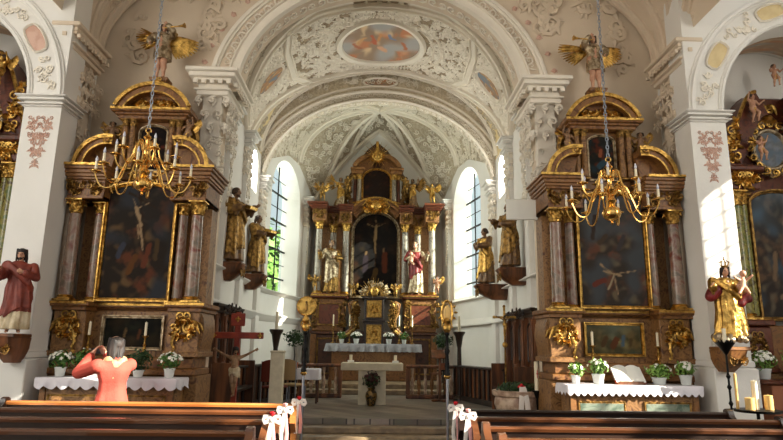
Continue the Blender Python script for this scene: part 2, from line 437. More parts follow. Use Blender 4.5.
# intrados coffers
m = MB()
for i, p in enumerate(arcpts(0, AW-.005, AZ, AH-.005, 9.9, .25, pi-.25, 34)):
    n = V((-p[0]/AW**2, 0, -(p[2]-AZ)/AH**2)).normalized(); m.spiral(p, n, (0, 1, 0), .15, .02, 1.3, 1 if i % 2 else -1, 10, 4)
trim(m, ST)

def acanthus(m, x0, x1, y0, y1, z0, z1, faces, seed=0, r=.02, sc=1., dens=1.):
    """capital foliage on the listed faces of a block: '-y','+x','-x'"""
    q = random.Random(seed)
    for f in faces:
        L = (x1-x0) if f == '-y' else (y1-y0); n = max(2, int(L/(.14*sc)*dens)); rows = max(2, int((z1-z0)/(.17*sc)))
        for j in range(rows):
            for i in range(n+1):
                t = (i+.5*(j % 2))/n
                if t > 1.01: continue
                z = z0+(z1-z0)*(j+.2)/rows
                if f == '-y': P = V((x0+L*t, y0, z)); N = V((0, -1, 0)); T = V((q.uniform(-.5, .5), 0, 1))
                else:
                    X, sx = (x1, 1) if f == '+x' else (x0, -1); P = V((X, y0+L*t, z)); N = V((sx, 0, 0)); T = V((0, q.uniform(-.5, .5), 1))
                m.leaf(P, N, T+N*.3, .2*sc, .12*sc, .06*sc); m.spiral(P+V((0, 0, .13*sc))+N*.03, N, T, .09*sc, r*sc, 1.2, q.choice((-1, 1)), 9, 4)
    return m
def block_entab(m, x0, x1, y0, y1, z0, h=.5, pr=.14):
    for a, b, p in ((0, .18, .02), (.18, .26, .06), (.26, .56, .0), (.56, .66, .07), (.66, .84, pr), (.84, 1., pr+.05)):
        m.b2(x0-p, x1+p, y0-p, y1+p, z0+h*a, z0+h*b, .01)
    return m
def dentils(m, x0, x1, y0, y1, z, s_=.07, axis='x', p=0):
    if axis == 'x':
        n = int((x1-x0)/(s_*2))
        for i in range(n): m.box(x0+(i+.5)*(x1-x0)/n, y0, z, s_, s_*.8, s_)
    else:
        n = int((y1-y0)/(s_*2))
        for i in range(n): m.box(x0, y0+(i+.5)*(y1-y0)/n, z, s_*.8, s_, s_)
    return m
# chancel arch capitals and pilasters
for s in (-1, 1):
    a, b = sorted((s*2.62, s*3.12))
    m = MB(); block_entab(m, a, b, 9.52, 10.55, 5.74, .45, .14); dentils(m, a-.1, b+.1, 9.44, 0, 5.96); dentils(m, (s*2.5), 0, 9.5, 10.55, 5.96, axis='y'); 
    m.b2(min(s*2.72, s*3.05), max(s*2.72, s*3.05), 9.6, 9.72, 0, 5.95, .01); m.b2(min(s*2.68, s*3.1), max(s*2.68, s*3.1), 9.55, 9.75, 0, .55, .02)
    trim(m, ST)
    m = MB(); acanthus(m, a+.02, b-.02, 9.56, 10.3, 5.0, 5.74, ['-y', '+x' if s < 0 else '-x'], 3, .026, 1.1)
    for i in range(16):
        m.spiral((rnd.uniform(a, b), 9.58, rnd.uniform(4.2, 5.0)), (0, -1, 0), (rnd.uniform(-1, 1), 0, 1), .12, .018, 1.3, 1, 9, 4)
        m.spiral((s*2.74, rnd.uniform(9.7, 10.1), rnd.uniform(4.0, 5.0)), (-s, 0, 0), (0, rnd.uniform(-1, 1), 1), .12, .018, 1.3, 1, 9, 4)
    trim(m, ST)
# stucco swirls on the arch wall above
m = MB(); q = random.Random(5)
for i in range(900):
    x = q.uniform(-4.6, 4.6); z = q.uniform(5.9, 8.9)
    if z > zn(x)-.1: continue
    e = (x/3.25)**2+((z-AZ)/2.85)**2
    if e < 1 or (e > 2.0 and z < 7.9+q.uniform(-.4, .4)): continue
    if abs(abs(x)-3.7) < .55 and z < 7.6: continue
    if z < 6.7+q.uniform(-.3, .5): continue
    sz = q.uniform(.13, .26); a = q.uniform(0, 6.28)
    m.spiral((x, 9.69, z), (0, -1, 0), (cos(a), 0, sin(a)), sz, .046, 1.5, q.choice((-1, 1)), 12, 4)
    for k in range(3): b = q.uniform(0, 6.28); m.leaf((x, 9.695, z), (0, -1, 0), (cos(b), 0, sin(b)), sz, sz*.5, .04)
trim(m, PLB)
# nave vault strip by the wall, its ribs
def nv(a, y): return V((-4.95*cos(a), y, 6.6+2.4*sin(a)))
m = MB(); m.grid(lambda u, w: nv(pi*u, 6.6+3.3*w), 40, 8); struct('ceiling', m, PLB)
m = MB(); m.grid(lambda u, w: V((-8.6+17.2*u, -6+12.7*w, 9.2+.5*sin(pi*u))), 20, 4); m.b2(-8.6, 8.6, 6.6, 6.7, 9.0, 9.8); struct('ceiling.001', m, PL)
m = MB()
for s in (-1, 1):
    for (y0, a1, y1, w) in ((9.6, 1.5, 9.55, .09), (9.35, 1.2, 8.3, .10), (9.05, .95, 6.9, .09), (8.75, .55, 6.7, .08)):
        P = []; N = []
        for i in range(19):
            t = i/18; a = a1*t; y = y0+(y1-y0)*t**1.3; p = nv(a if s < 0 else pi-a, y); P.append(p); N.append((-p.x/4.95**2, 0, -(p.z-6.6)/2.4**2))
        sweep(m, P, N, ribprof(w, .11))
trim(m, PLB)
m = MB(); q = random.Random(9)
for i in range(150):
    a = q.uniform(.05, 1.2); s = q.choice((-1, 1)); y = q.uniform(7.2, 9.5); p = nv(a if s < 0 else pi-a, y); n = V((-p.x/4.95**2, 0, -(p.z-6.6)/2.4**2))
    m.spiral(p, n, (q.uniform(-1, 1), q.uniform(-1, 1), .3), q.uniform(.1, .18), .018, 1.3, q.choice((-1, 1)), 10, 4)
trim(m, PLB)

# piers, aisle arches, aisle ends
for s in (-1, 1):
    nm = 'left' if s < 0 else 'right'
    R, Zs = 1.12, 5.18
    m = MB(); a, b = sorted((s*4.75, s*8.6))
    holed(m, lambda u, z, d: (u, 8.4+d, z), a, b, cst(0), cst(9.0), [(min(s*5.3, s*8.4), max(s*5.3, s*8.4), None, ellz(s*6.85, 1.56, Zs, 1.56))], (0, .45), .3, nh=30)
    x = s*4.749; m.add([(x, 8.4, 0), (x, 8.86, 0), (x, 8.86, 9), (x, 8.4, 9)], [(0, 1, 2, 3)]); m.b2(min(x, x+s*.3), max(x, x+s*.3), 8.86, 8.88, 0, 7.2)
    struct('wall_pier_'+nm, m, PL)
    m = MB(); m.b2(min(s*4.95, s*5.25), max(s*4.95, s*5.25), 8.85, 10.1, 0, 7.2); struct('wall_recess_'+nm, m, PL)
    # impost, base, panel edges
    m = MB(); a, b = sorted((s*4.75, s*5.3)); block_entab(m, a, b, 8.38, 8.87, 5.0, .17, .05)
    m.b2(a-.04, b+.04, 8.32, 8.9, 0, 1.35, .02); m.b2(a-.02, b+.02, 8.35, 8.9, 1.35, 1.45, .02); m.b2(a-.06, b+.06, 8.3, 8.9, 0, .35, .02)
    P = arcpts(s*6.85, 2.06, Zs, 2.06, 8.39, 0, pi, 36); sweep(m, P, [(0, -1, 0)]*len(P), ribprof(.06, .06))
    P = arcpts(s*6.85, 1.60, Zs, 1.60, 8.39, 0, pi, 36); sweep(m, P, [(0, -1, 0)]*len(P), ribprof(.04, .04))
    trim(m, PL)
    # medallion panels round the arch band and on the pier
    m = MB(); mo = MB(); q = random.Random(12)
    for k in range(9):
        t0 = pi*(.02+.108*k); t1 = t0+.085*pi
        def pt(t, r): return (s*6.85-s*r*cos(t), 8.385, Zs+r*sin(t))
        loop = [pt(t0+(t1-t0)*(.5-.5*cos(pi*i/8)), 1.83-.13*sin(pi*i/8)**.5) for i in range(9)]+[pt(t1-(t1-t0)*(.5-.5*cos(pi*i/8)), 1.83+.13*sin(pi*i/8)**.5) for i in range(1, 8)]
        if k % 2: sweep(m, loop, [(0, -1, 0)]*len(loop), [(-.018, 0), (0, .03), (.018, 0)], True); mo.add([(x, 8.392, z) for x, _, z in loop], [tuple(range(len(loop)))])
        else:
            for i in range(16): m.spiral(pt(q.uniform(t0, t1), q.uniform(1.70, 1.95)), (0, -1, 0), (q.uniform(-1, 1), 0, q.uniform(-1, 1)), .08, .013, 1.3, q.choice((-1, 1)), 9, 4)
    trim(m, ST); trim(mo, OCH if s > 0 else ROSE)
    m = MB(); cx = s*5.03
    for i in range(24):
        t = q.random(); wx = .17*(1-t)**.6+.01; dx = q.uniform(.01, wx); z = 4.93-.9*t; tx, tz = q.uniform(-1, 1), q.uniform(-1, 1)
        for g_ in (-1, 1):
            m.spiral((cx+g_*dx, 8.395, z), (0, -1, 0), (g_*tx, 0, tz), .06, .009, 1.3, g_, 8, 3)
            m.leaf((cx+g_*dx, 8.398, z), (0, -1, 0), (g_*tx, 0, -abs(tz)), .08, .035, .015)
    trim(m, ROSE)
    # nave pilaster entablature with composite capital
    m = MB(); a, b = sorted((s*4.76, s*4.95)); block_entab(m, a, b, 8.50, 9.40, 6.0, .42, .07); dentils(m, s*4.67, 0, 8.42, 9.5, 6.21, .06, axis='y')
    dentils(m, a, b, 8.40, 0, 6.21, .06); m.b2(min(s*4.82, s*4.97), max(s*4.82, s*4.97), 8.86, 9.35, 0, 6.05, .01); trim(m, PLB)
    m = MB(); acanthus(m, a-.02, b+.02, 8.84, 9.4, 5.15, 5.75, ['+x' if s < 0 else '-x', '-y'], 8, .024, 1.)
    for i in range(26): m.spiral((s*4.80, q.uniform(8.86, 9.35), q.uniform(4.6, 6.05)), (-s, 0, 0), (0, q.uniform(-1, 1), 1), .12, .018, 1.3, 1, 9, 4)
    trim(m, PLB)
    # aisle vault and end wall
    def av(u, w, t0, t1, y0, y1, off=.02):
        t = t0+(t1-t0)*u; y = y0+(y1-y0)*w; k = (y-8.8)/1.32; r = 1.62-.42*k-off; return V((s*(6.85+.25*k)-s*r*cos(t), y, 5.18+.72*k+r*sin(t)))
    m = MB(); m.grid(lambda u, w: av(u, w, 0, pi, 8.8, 10.12, 0), 28, 5); struct('ceiling_aisle_'+nm, m, PL)
    m = MB(); m.b2(min(s*5.0, s*8.6), max(s*5.0, s*8.6), 10.1, 10.3, 0, 9); struct('wall_aisle_end_'+nm, m, PL)
    # frescoes on the aisle vault
    f = picture(31+s, (.72, .62, .53), ((.78, .58, .46), (.66, .68, .68), (.88, .80, .66)), amp=1.)
    canvas('ceiling_fresco', 0, 0, 0, 0, 0, f, None, 20, 16, fn=lambda u, w: av(u, w, 1.0, 2.1, 8.95, 9.95), m=FRESCO)['kind'] = 'structure'
    m = MB(); vs = [av(.5+.5*cos(t), .5+.5*sin(t), .52, .82, 8.92, 9.7, .03) for t in [2*pi*i/20 for i in range(20)]]; m.add(vs, [tuple(range(20))]); trim(m, ORG)
    m = MB(); sweep(m, vs, [(s*.75, 0, -.6)]*20, [(-.03, 0), (0, .04), (.03, 0)], True); trim(m, ST)

# unseen outer nave walls; right openings shaped and placed to aim the sun patches
LIGHT_HOLES = {1: [(.1, 1.86, 4.3, 8.2), (1.95, 2.5, 3.6, 5.3), (4.35, 6.0, 2.5, 5.2), (6.2, 7.0, 4.5, 6.1)], -1: [(-3.4, -1.4, 3.6, 6.6), (1.5, 3.9, 3.2, 6.6), (5.0, 7.4, 3.2, 6.6)]}
wn = [2]
for s in (-1, 1):
    m = MB()
    holed(m, lambda u, z, d: (s*(8.6+d), u, z), -6., 10.3, cst(0), cst(9.5), [(a, b, z0, ellz((a+b)/2, (b-a)/2+1e-4, z1-.15, .15)) for a, b, z0, z1 in LIGHT_HOLES[s]], (0, .4), 1., nh=12)
    struct('wall_outer_'+('left' if s < 0 else 'right'), m, PL)
    for a, b, z0, z1 in LIGHT_HOLES[s]:
        wn[0] += 1; m = MB()
        for i in range(1, 3): y = a+(b-a)*i/3; m.tube([(s*8.8, y, z0), (s*8.8, y, z1-.15)], .018, 4)
        for i in range(1, 6): z = z0+(z1-z0)*i/6; m.tube([(s*8.8, a, z), (s*8.8, b, z)], .015, 4)
        struct('window_%d' % wn[0], m, IRON)  # on the right, bars across openings added for the sun patches

# ---------------------------------------------------------------- chancel shell
def xw(y): return 3.1 if y < 16.0 else 3.1-.205*(y-16.0)
WL = {-1: (16.35, 18.75), 1: (16.6, 18.95)}
for s in (-1, 1):
    nm = 'left' if s < 0 else 'right'; ya, yb = WL[s]; yc = (ya+yb)/2; hw = (yb-ya)/2
    def Pf(u, z, d):
        # splayed reveal: hole narrows outwards
        if ya-.001 <= u <= yb+.001 and d > 0: u = yc+(u-yc)*.82
        return (s*(xw(u)+d), u, z)
    m = MB(); holed(m, Pf, 10.1, 20.3, cst(0), cst(7.6), [(13.9, 14.6, 5.3, ellz(14.25, .3501, 6.0, .35)), (ya, yb, 3.05, ellz(yc, hw+1e-4, 5.95, 1.12))], (0, .5), .5, nh=16)
    struct('wall_chancel_'+nm, m, PL)
    # window: iron bars and glass
    m = MB()
    for i in range(1, 3): y = ya+.2+(yb-ya-.4)*i/3; m.tube([(s*(xw(y)+.4), y, 3.1), (s*(xw(y)+.4), y, 7.0)], .026, 4)
    for i in range(1, 9): z = 3.1+3.9*i/9; m.tube([(s*(xw(ya)+.4), ya+.1, z), (s*(xw(yb)+.4), yb-.1, z)], .032 if i % 2 else .014, 4)
    w = struct('window_%d' % (1 if s < 0 else 2), m, IRON)
    g = MB(); n = 14; vs = []
    for i in range(n+1):
        y = yc-hw*.84*cos(pi*i/n); vs += [(s*(xw(y)+.43), y, 3.05), (s*(xw(y)+.43), y, 5.97+1.15*sin(pi*i/n))]
    g.add(vs, [(2*i, 2*i+2, 2*i+3, 2*i+1) for i in range(n)]); g.build('window_pane', GLASS, w)
m = MB(); m.b2(-3.2, 3.2, 20.2, 20.5, 0, 9.6); struct('wall_apse', m, PL)

def chv(a, y, off=0.):      # vault of the front bay and apse
    if y <= 15.4: W, zs, H = 3.1, 6.45, 2.45
    else:
        t = (y-15.4)/4.7; k_ = min(1, t*2.2); W, zs, H = xw(y), 6.45+.85*k_, 2.45-.5*k_
    return V((-(W-off)*cos(a), y, zs+(H-off)*sin(a)))
def chn(a, y): 
    p = chv(a, y); q_ = chv(a+.01, y); t = (q_-p).normalized(); n = V((t.z, 0, -t.x)); 
    return n if n.dot(V((-p.x, 0, 6-p.z))) > 0 else -n
def YA(a): a = min(a, pi-a); return 13.1-1.6*min(1, a/1.1)**.75
def YB(a): a = min(a, pi-a); return 13.4+1.4*min(1, a/1.1)**.75
m = MB(); m.grid(lambda u, w: chv(pi*u, 10.1+(YA(pi*u)-10.1)*w), 48, 8); struct('ceiling_lunette_front', m, STC)
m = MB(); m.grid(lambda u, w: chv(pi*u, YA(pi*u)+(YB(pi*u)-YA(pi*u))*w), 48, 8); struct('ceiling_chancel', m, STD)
for nm, a0, a1, mm in (('left', 0, .30, OCH), ('crown', .30, .70, ST), ('right', .70, 1, OCH)):
    m = MB(); m.grid(lambda u, w: (lambda a: chv(a, YB(a)+(15.4-YB(a))*w))(pi*(a0+(a1-a0)*u)), 16, 6); struct('ceiling_lunette_'+nm, m, mm)
YC = 18.5
def pnt(u):
    x = -2.25*cos(pi*u); return V((x, 20.15, 9.15-.68*abs(x)-.22*x*x))
m = MB(); m.grid(lambda u, w: chv(pi*u, 15.4+(YC-15.4)*w), 48, 14); m.grid(lambda u, w: chv(pi*u, YC).lerp(pnt(u), w**1.15)+V((0, 0, .10*sin(pi*w)*sin(pi*u))), 48, 8); struct('ceiling_apse', m, STC)
m = MB(); P = [pnt(i/40)+V((0, -.03, 0)) for i in range(41)]; sweep(m, P, [(0, -1, -.3)]*41, ribprof(.12, .14))
for s in (0, 1):
    for u0, w in ((.20, .10), (.35, .09)):
        P = []
        for i in range(13):
            t = i/12; u = .5+(u0-.5)*t; u = u if s == 0 else 1-u; P.append((chv(pi*u, YC).lerp(pnt(u), t**.9)))
        sweep(m, P, [(0, -.6, -1)]*13, ribprof(w, .1))
trim(m, ST)
m = MB(); q = random.Random(41)
for i in range(190):
    u = q.uniform(.05, .95); w_ = q.uniform(.1, .9); p = chv(pi*u, YC).lerp(pnt(u), w_); m.spiral(p, (-p.x*.25, -.7, -.8), (q.uniform(-1, 1), q.uniform(-1, 1), q.uniform(-1, 1)), .15, .024, 1.3, q.choice((-1, 1)), 10, 4)
trim(m, ST)
# ribs
m = MB(); mf = MB()
def surfpath(f, n=30, off=0.):
    P = []; N = []
    for i in range(n+1): a, y = f(i/n); P.append(chv(a, y, off)); N.append(chn(a, y))
    return P, N
for s in (0, 1):
    fl = lambda a: a if s == 0 else pi-a
    for Y_ in (YA, YB):
        P, N = surfpath(lambda t: (fl(.02+1.35*t), Y_(.02+1.35*t))); sweep(m, P, N, bandprof(.13, .09))
    P, N = surfpath(lambda t: (fl(.02+1.0*t), 10.45+.5*t**2)); sweep(m, P, N, bandprof(.12, .08))
    P, N = surfpath(lambda t: (fl(.02+1.0*t), 14.75+.1*t)); sweep(m, P, N, ribprof(.09, .07))
    for (y0, a0, w) in ((15.7, .03, .08), (16.2, .03, .09), (18.45, .03, .14)):
        P, N = surfpath(lambda t: (fl(a0+(pi/2-a0)*t), y0+(18.4-y0)*(t**1.3)), 30); sweep(m, P, N, ribprof(w, .13))
P, N = surfpath(lambda t: (.05+(pi-.1)*t, 15.5), 48); sweep(m, P, N, bandprof(.12, .1))
# fresco frame and outer frame
def ring(ax, ay, yc, n=48, off=0.):
    P = []; N = []
    for i in range(n):
        t = 2*pi*i/n; a = pi/2+ax*cos(t); y = yc+ay*sin(t); P.append(chv(a, y, off)); N.append(chn(a, y))
    return P, N
FA, FY, FC = .31, .95, 13.35
P, N = ring(FA+.03, FY+.08, FC); sweep(mf, P, N, [(-.09, 0), (-.05, .07), (.05, .09), (.09, 0)], True)
P = []; N = []
for (a, y) in [(-.72, 11.9), (-.45, 11.7), (.45, 11.7), (.72, 11.9), (.78, 12.6), (.78, 13.9), (.66, 14.6), (.42, 14.8), (-.42, 14.8), (-.66, 14.6), (-.78, 13.9), (-.78, 12.6)]:
    P.append((pi/2+a, y))
PP = []
for i in range(len(P)):
    (a0, y0), (a1, y1) = P[i], P[(i+1) % len(P)]
    for k in range(5): t = k/5; PP.append((a0+(a1-a0)*t, y0+(y1-y0)*t))
sweep(m, [chv(*p) for p in PP], [chn(*p) for p in PP], bandprof(.10, .09), True)
trim(m, ST); trim(mf, ST)
# frescoes
f = picture(3, (.62, .53, .45), ((.76, .52, .39), (.67, .66, .65), (.86, .75, .60)), amp=1.2, asp=.7, figs=[(.35, .3, .42, .5, .035, (.74, .42, .32)), (.62, .28, .70, .36, .035, (.50, .54, .64)), (.48, .62, .56, .7, .04, (.84, .66, .54)), (.25, .35, .2, .5, .03, (.80, .62, .44)), (.78, .45, .84, .6, .03, (.72, .46, .34)), (.15, .5, .2, .62, .03, (.7, .45, .35)), (.5, .3, .46, .42, .03, (.8, .58, .4))])
def disc(u, w):
    x, y = 2*u-1, 2*w-1; r = max(abs(x), abs(y)); l = sqrt(x*x+y*y) or 1; return x*r/l, y*r/l
def fn(u, w): x, y = disc(u, w); return chv(pi/2+FA*x, FC+FY*y, .015)
canvas('ceiling_fresco', 0, 0, 0, 0, 0, f, None, 60, 44, fn=fn, m=FRESCO)['kind'] = 'structure'
for (a, y, ra, ry, sd, c1) in ((.55, 13.1, .16, .30, 5, (.72, .54, .40)), (pi-.55, 13.1, .16, .30, 6, (.72, .54, .40)), (1.0, 11.0, .10, .2, 8, (.82, .66, .42)), (pi-1.0, 11.0, .10, .2, 9, (.82, .66, .42))):
    f2 = picture(sd, (.62, .52, .44), (c1, (.50, .54, .58), (.84, .70, .50)), amp=1.6)
    canvas('ceiling_fresco', 0, 0, 0, 0, 0, f2, None, 18, 18, fn=(lambda u, w: (lambda d: chv(a+ra*d[0], y+ry*d[1], .02))(disc(u, w))), m=FRESCO)['kind'] = 'structure'
    m = MB(); P = []; N = []
    for i in range(24): t = 2*pi*i/24; P.append(chv(a+ra*1.08*cos(t), y+ry*1.08*sin(t))); N.append(chn(a, y))
    sweep(m, P, N, [(-.05, 0), (0, .07), (.05, 0)], True); trim(m, ST)

# stucco foliage over the vaults
def field(m, n, af, yf, size, r, skip=None, seed=1, off=0., leaves=2):
    q = random.Random(seed)
    for i in range(n):
        a = af(q); y = yf(q, a)
        if skip and skip(a, y): continue
        p = chv(a, y, off); N_ = chn(a, y); T = V((q.uniform(-1, 1), q.uniform(-1, 1), q.uniform(-1, 1))); sz = size*q.uniform(.7, 1.3)
        m.spiral(p, N_, T, sz, r, 1.35, q.choice((-1, 1)), 10, 4)
        for k in range(leaves):
            T2 = V((q.uniform(-1, 1), q.uniform(-1, 1), q.uniform(-1, 1))); m.leaf(p, N_, T2, sz*1.2, sz*.6, .05)
def skipf(a, y):
    x = (a-pi/2)/(FA+.07); z = (y-FC)/(FY+.15)
    if x*x+z*z < 1: return True
    for (ma, my, ra, ry) in ((.55, 13.1, .2, .36), (pi-.55, 13.1, .2, .36)):
        if ((a-ma)/ra)**2+((y-my)/ry)**2 < 1: return True
    return False
m = MB(); field(m, 1000, lambda q: q.uniform(.03, pi-.03), lambda q, a: q.uniform(YA(a)+.12, YB(a)-.12), .15, .028, skipf, 3); trim(m, ST)
m = MB(); field(m, 300, lambda q: q.uniform(.03, pi-.03), lambda q, a: q.uniform(YB(a)+.15, 15.3), .15, .024, None, 4, 0, 1); field(m, 330, lambda q: q.uniform(.03, pi-.03), lambda q, a: q.uniform(10.2, max(10.25, YA(a)-.15)), .13, .018, None, 5, 0, 1); trim(m, STC)
m = MB(); field(m, 1000, lambda q: q.uniform(.03, pi-.03), lambda q, a: q.uniform(15.6, 18.4), .14, .02, None, 6, 0, 1); trim(m, ST)
# laurel ring round the main fresco
m = MB()
for ax, ay, k in ((FA+.10, FY+.17, 90), (FA+.17, FY+.3, 100)):
    P, N = ring(ax, ay, FC, k)
    for i in range(k): m.leaf(P[i], N[i], P[(i+1) % k]-P[i]+(P[i]-V((0, FC, P[i].z)))*.15, .15, .10, .06)
trim(m, ST)

# second transverse arch at the entry of the apse
m = MB(); W2, Z2, H2 = 3.03, 5.7, 2.36
holed(m, lambda u, z, d: (u, 15.0+d, z), -3.08, 3.08, ellz(0, W2+.1, Z2, H2), lambda u: 6.45+2.45*sqrt(max(0, 1-(u/3.12)**2)), [], (0, .22), .12)
us = [-W2*cos(pi*i/48) for i in range(49)]
for a, b in zip(us[:-1], us[1:]):
    e = ellz(0, W2, Z2, H2); m.add([(a, 15.0, e(a)), (b, 15.0, e(b)), (b, 15.22, e(b)), (a, 15.22, e(a))], [(0, 1, 2, 3)])
    e2 = ellz(0, W2+.1, Z2, H2); m.add([(a, 15.0, e(a)), (b, 15.0, e(b)), (b, 15.0, e2(b)), (a, 15.0, e2(a))], [(3, 2, 1, 0)])
struct('wall_apse_arch', m, mat('stucco_spandrel', (.88, .83, .74), .9, col2=(.78, .72, .62), scale=9, distort=2, bump=.5, bscale=16, bdist=.04))
f2 = picture(7, (.70, .58, .48), ((.78, .50, .38), (.62, .60, .58), (.84, .72, .56)), amp=1.4)
canvas('ceiling_fresco', 0, 0, 0, 0, 0, f2, None, 18, 18, fn=lambda u, w: (lambda d: V((.42*d[0], 14.975, 8.60+.10*d[1])))(disc(u, w)), m=FRESCO)['kind'] = 'structure'
m = MB(); P = [V((.46*cos(2*pi*i/24), 14.98, 8.60+.13*sin(2*pi*i/24))) for i in range(24)]; sweep(m, P, [(0, -1, 0)]*24, [(-.03, 0), (0, .05), (.03, 0)], True); trim(m, ST)
m = MB()
for dw, w, h in ((.05, .04, .06), (.28, .05, .07), (.42, .04, .05)):
    P = arcpts(0, W2+dw-.02, Z2, H2+dw, 14.99, .12, pi-.12); sweep(m, P, [(0, -1, 0)]*len(P), ribprof(w, h))
for i, p in enumerate(arcpts(0, W2+.15, Z2, H2+.16, 14.98, .12, pi-.12, 80)): m.spiral(p, (0, -1, 0), (1, 0, .3 if i % 2 else -1), .11, .018, 1.2, 1 if i % 2 else -1, 8, 4)
for i, p in enumerate(arcpts(0, W2, Z2, H2, 15.11, .12, pi-.12, 46)):
    m.spiral(p, (-p[0], 0, -(p[2]-Z2)), (0, 1, 0), .13, .02, 1.2, 1 if i % 2 else -1, 8, 4)
q = random.Random(77)
for i in range(420):
    a = q.uniform(.15, pi-.15); k = q.uniform(.56, 1.1); x = -(W2+k)*cos(a); z = Z2+(H2+k)*sin(a)
    if abs(x) > 3 or z > 6.4+2.4*sqrt(max(0, 1-(x/3.12)**2)): continue
    m.spiral((x, 14.98, z), (0, -1, 0), (q.uniform(-1, 1), 0, q.uniform(-1, 1)), .12, .018, 1.3, 1, 8, 4)
trim(m, ST)
# chancel pilasters, capitals, ledges
for s in (-1, 1):
    for y, w in ((11.6, .3), (13.2, .34), (15.2, .42), (19.3, .3)):
        m = MB(); X = xw(y); a, b = sorted((s*(X-.1), s*(X+.05)))
        m.b2(a, b, y-w/2, y+w/2, FZ, 5.2, .01); m.b2(a-.05*(s > 0), b+.05*(s < 0), y-w/2-.05, y+w/2+.05, FZ, 1.0, .01)
        z = 5.55 if y == 15.2 else 6.05
        block_entab(m, a-.06, b+.06, y-w/2, y+w/2, z-.0, .34, .08)
        m.b2(a, b, y-w/2, y+w/2, 5.2, z)
        trim(m, PL)
        m = MB(); acanthus(m, a, b, y-w/2, y+w/2, z-.75, z-.05, ['+x' if s < 0 else '-x', '-y'], int(y*10), .024, .95)
        q = random.Random(int(y*7)+s)
        for i in range(34): m.spiral((s*(X-.11), y+q.uniform(-w/2, w/2), q.uniform(4.2, z-.6)), (-s, 0, 0), (0, q.uniform(-1, 1), 1), .11, .018, 1.2, 1, 9, 4)
        trim(m, ST)
    m = MB()
    for z, w in ((2.28, .10), (2.98, .05)):
        ys = [10.15+i*.7 for i in range(15)]; P = [V((s*xw(y), y, z)) for y in ys]; sweep(m, P, [(-s, 0, 0)]*len(P), [(-w, 0), (-w*.7, .05), (0, .1), (w*.6, .16), (w, .16), (w, 0)] if s > 0 else [(w, 0), (w, .16), (w*.6, .16), (0, .1), (-w*.7, .05), (-w, 0)])
    trim(m, PL)
# ================================================================ FIGURES
def hand(m, W, d, n, L, curl=.5, side=1):
    """W wrist, d direction, n palm normal; five separate tapering bent fingers"""
    W = V(W); d = V(d).normalized(); n = V(n); n = (n-d*n.dot(d)).normalized(); b = d.cross(n)*side
    pw = L*.22
    m.cap(W, W+d*L*.2, L*.16, L*.19, 8)
    for k in (-1, 0, 1): m.cap(W+d*L*.12+b*pw*.7*k, W+d*L*.48+b*pw*.85*k, L*.13, L*.11, 8)
    for i, (o, fl) in enumerate(((-1.2, .42), (-.42, .50), (.38, .47), (1.15, .36))):
        p = W+d*L*.48+b*pw*o; a = 0; q_ = p
        for j, sg in enumerate((.45, .32, .23)):
            a += curl*(.5 if j == 0 else .8); e = q_+(d*cos(a)+n*sin(a)+b*o*.06)*L*fl*sg; m.cap(q_, e, L*(.075-.008*j), L*(.068-.01*j), 6); q_ = e
    p = W+d*L*.1-b*pw*1.0; e = p+(d*.7-b*.75+n*.3).normalized()*L*.24; m.cap(p, e, L*.09, L*.075, 6)
    m.cap(e, e+(d*.9-b*.1+n*.35).normalized()*L*.17, L*.075, L*.055, 6)
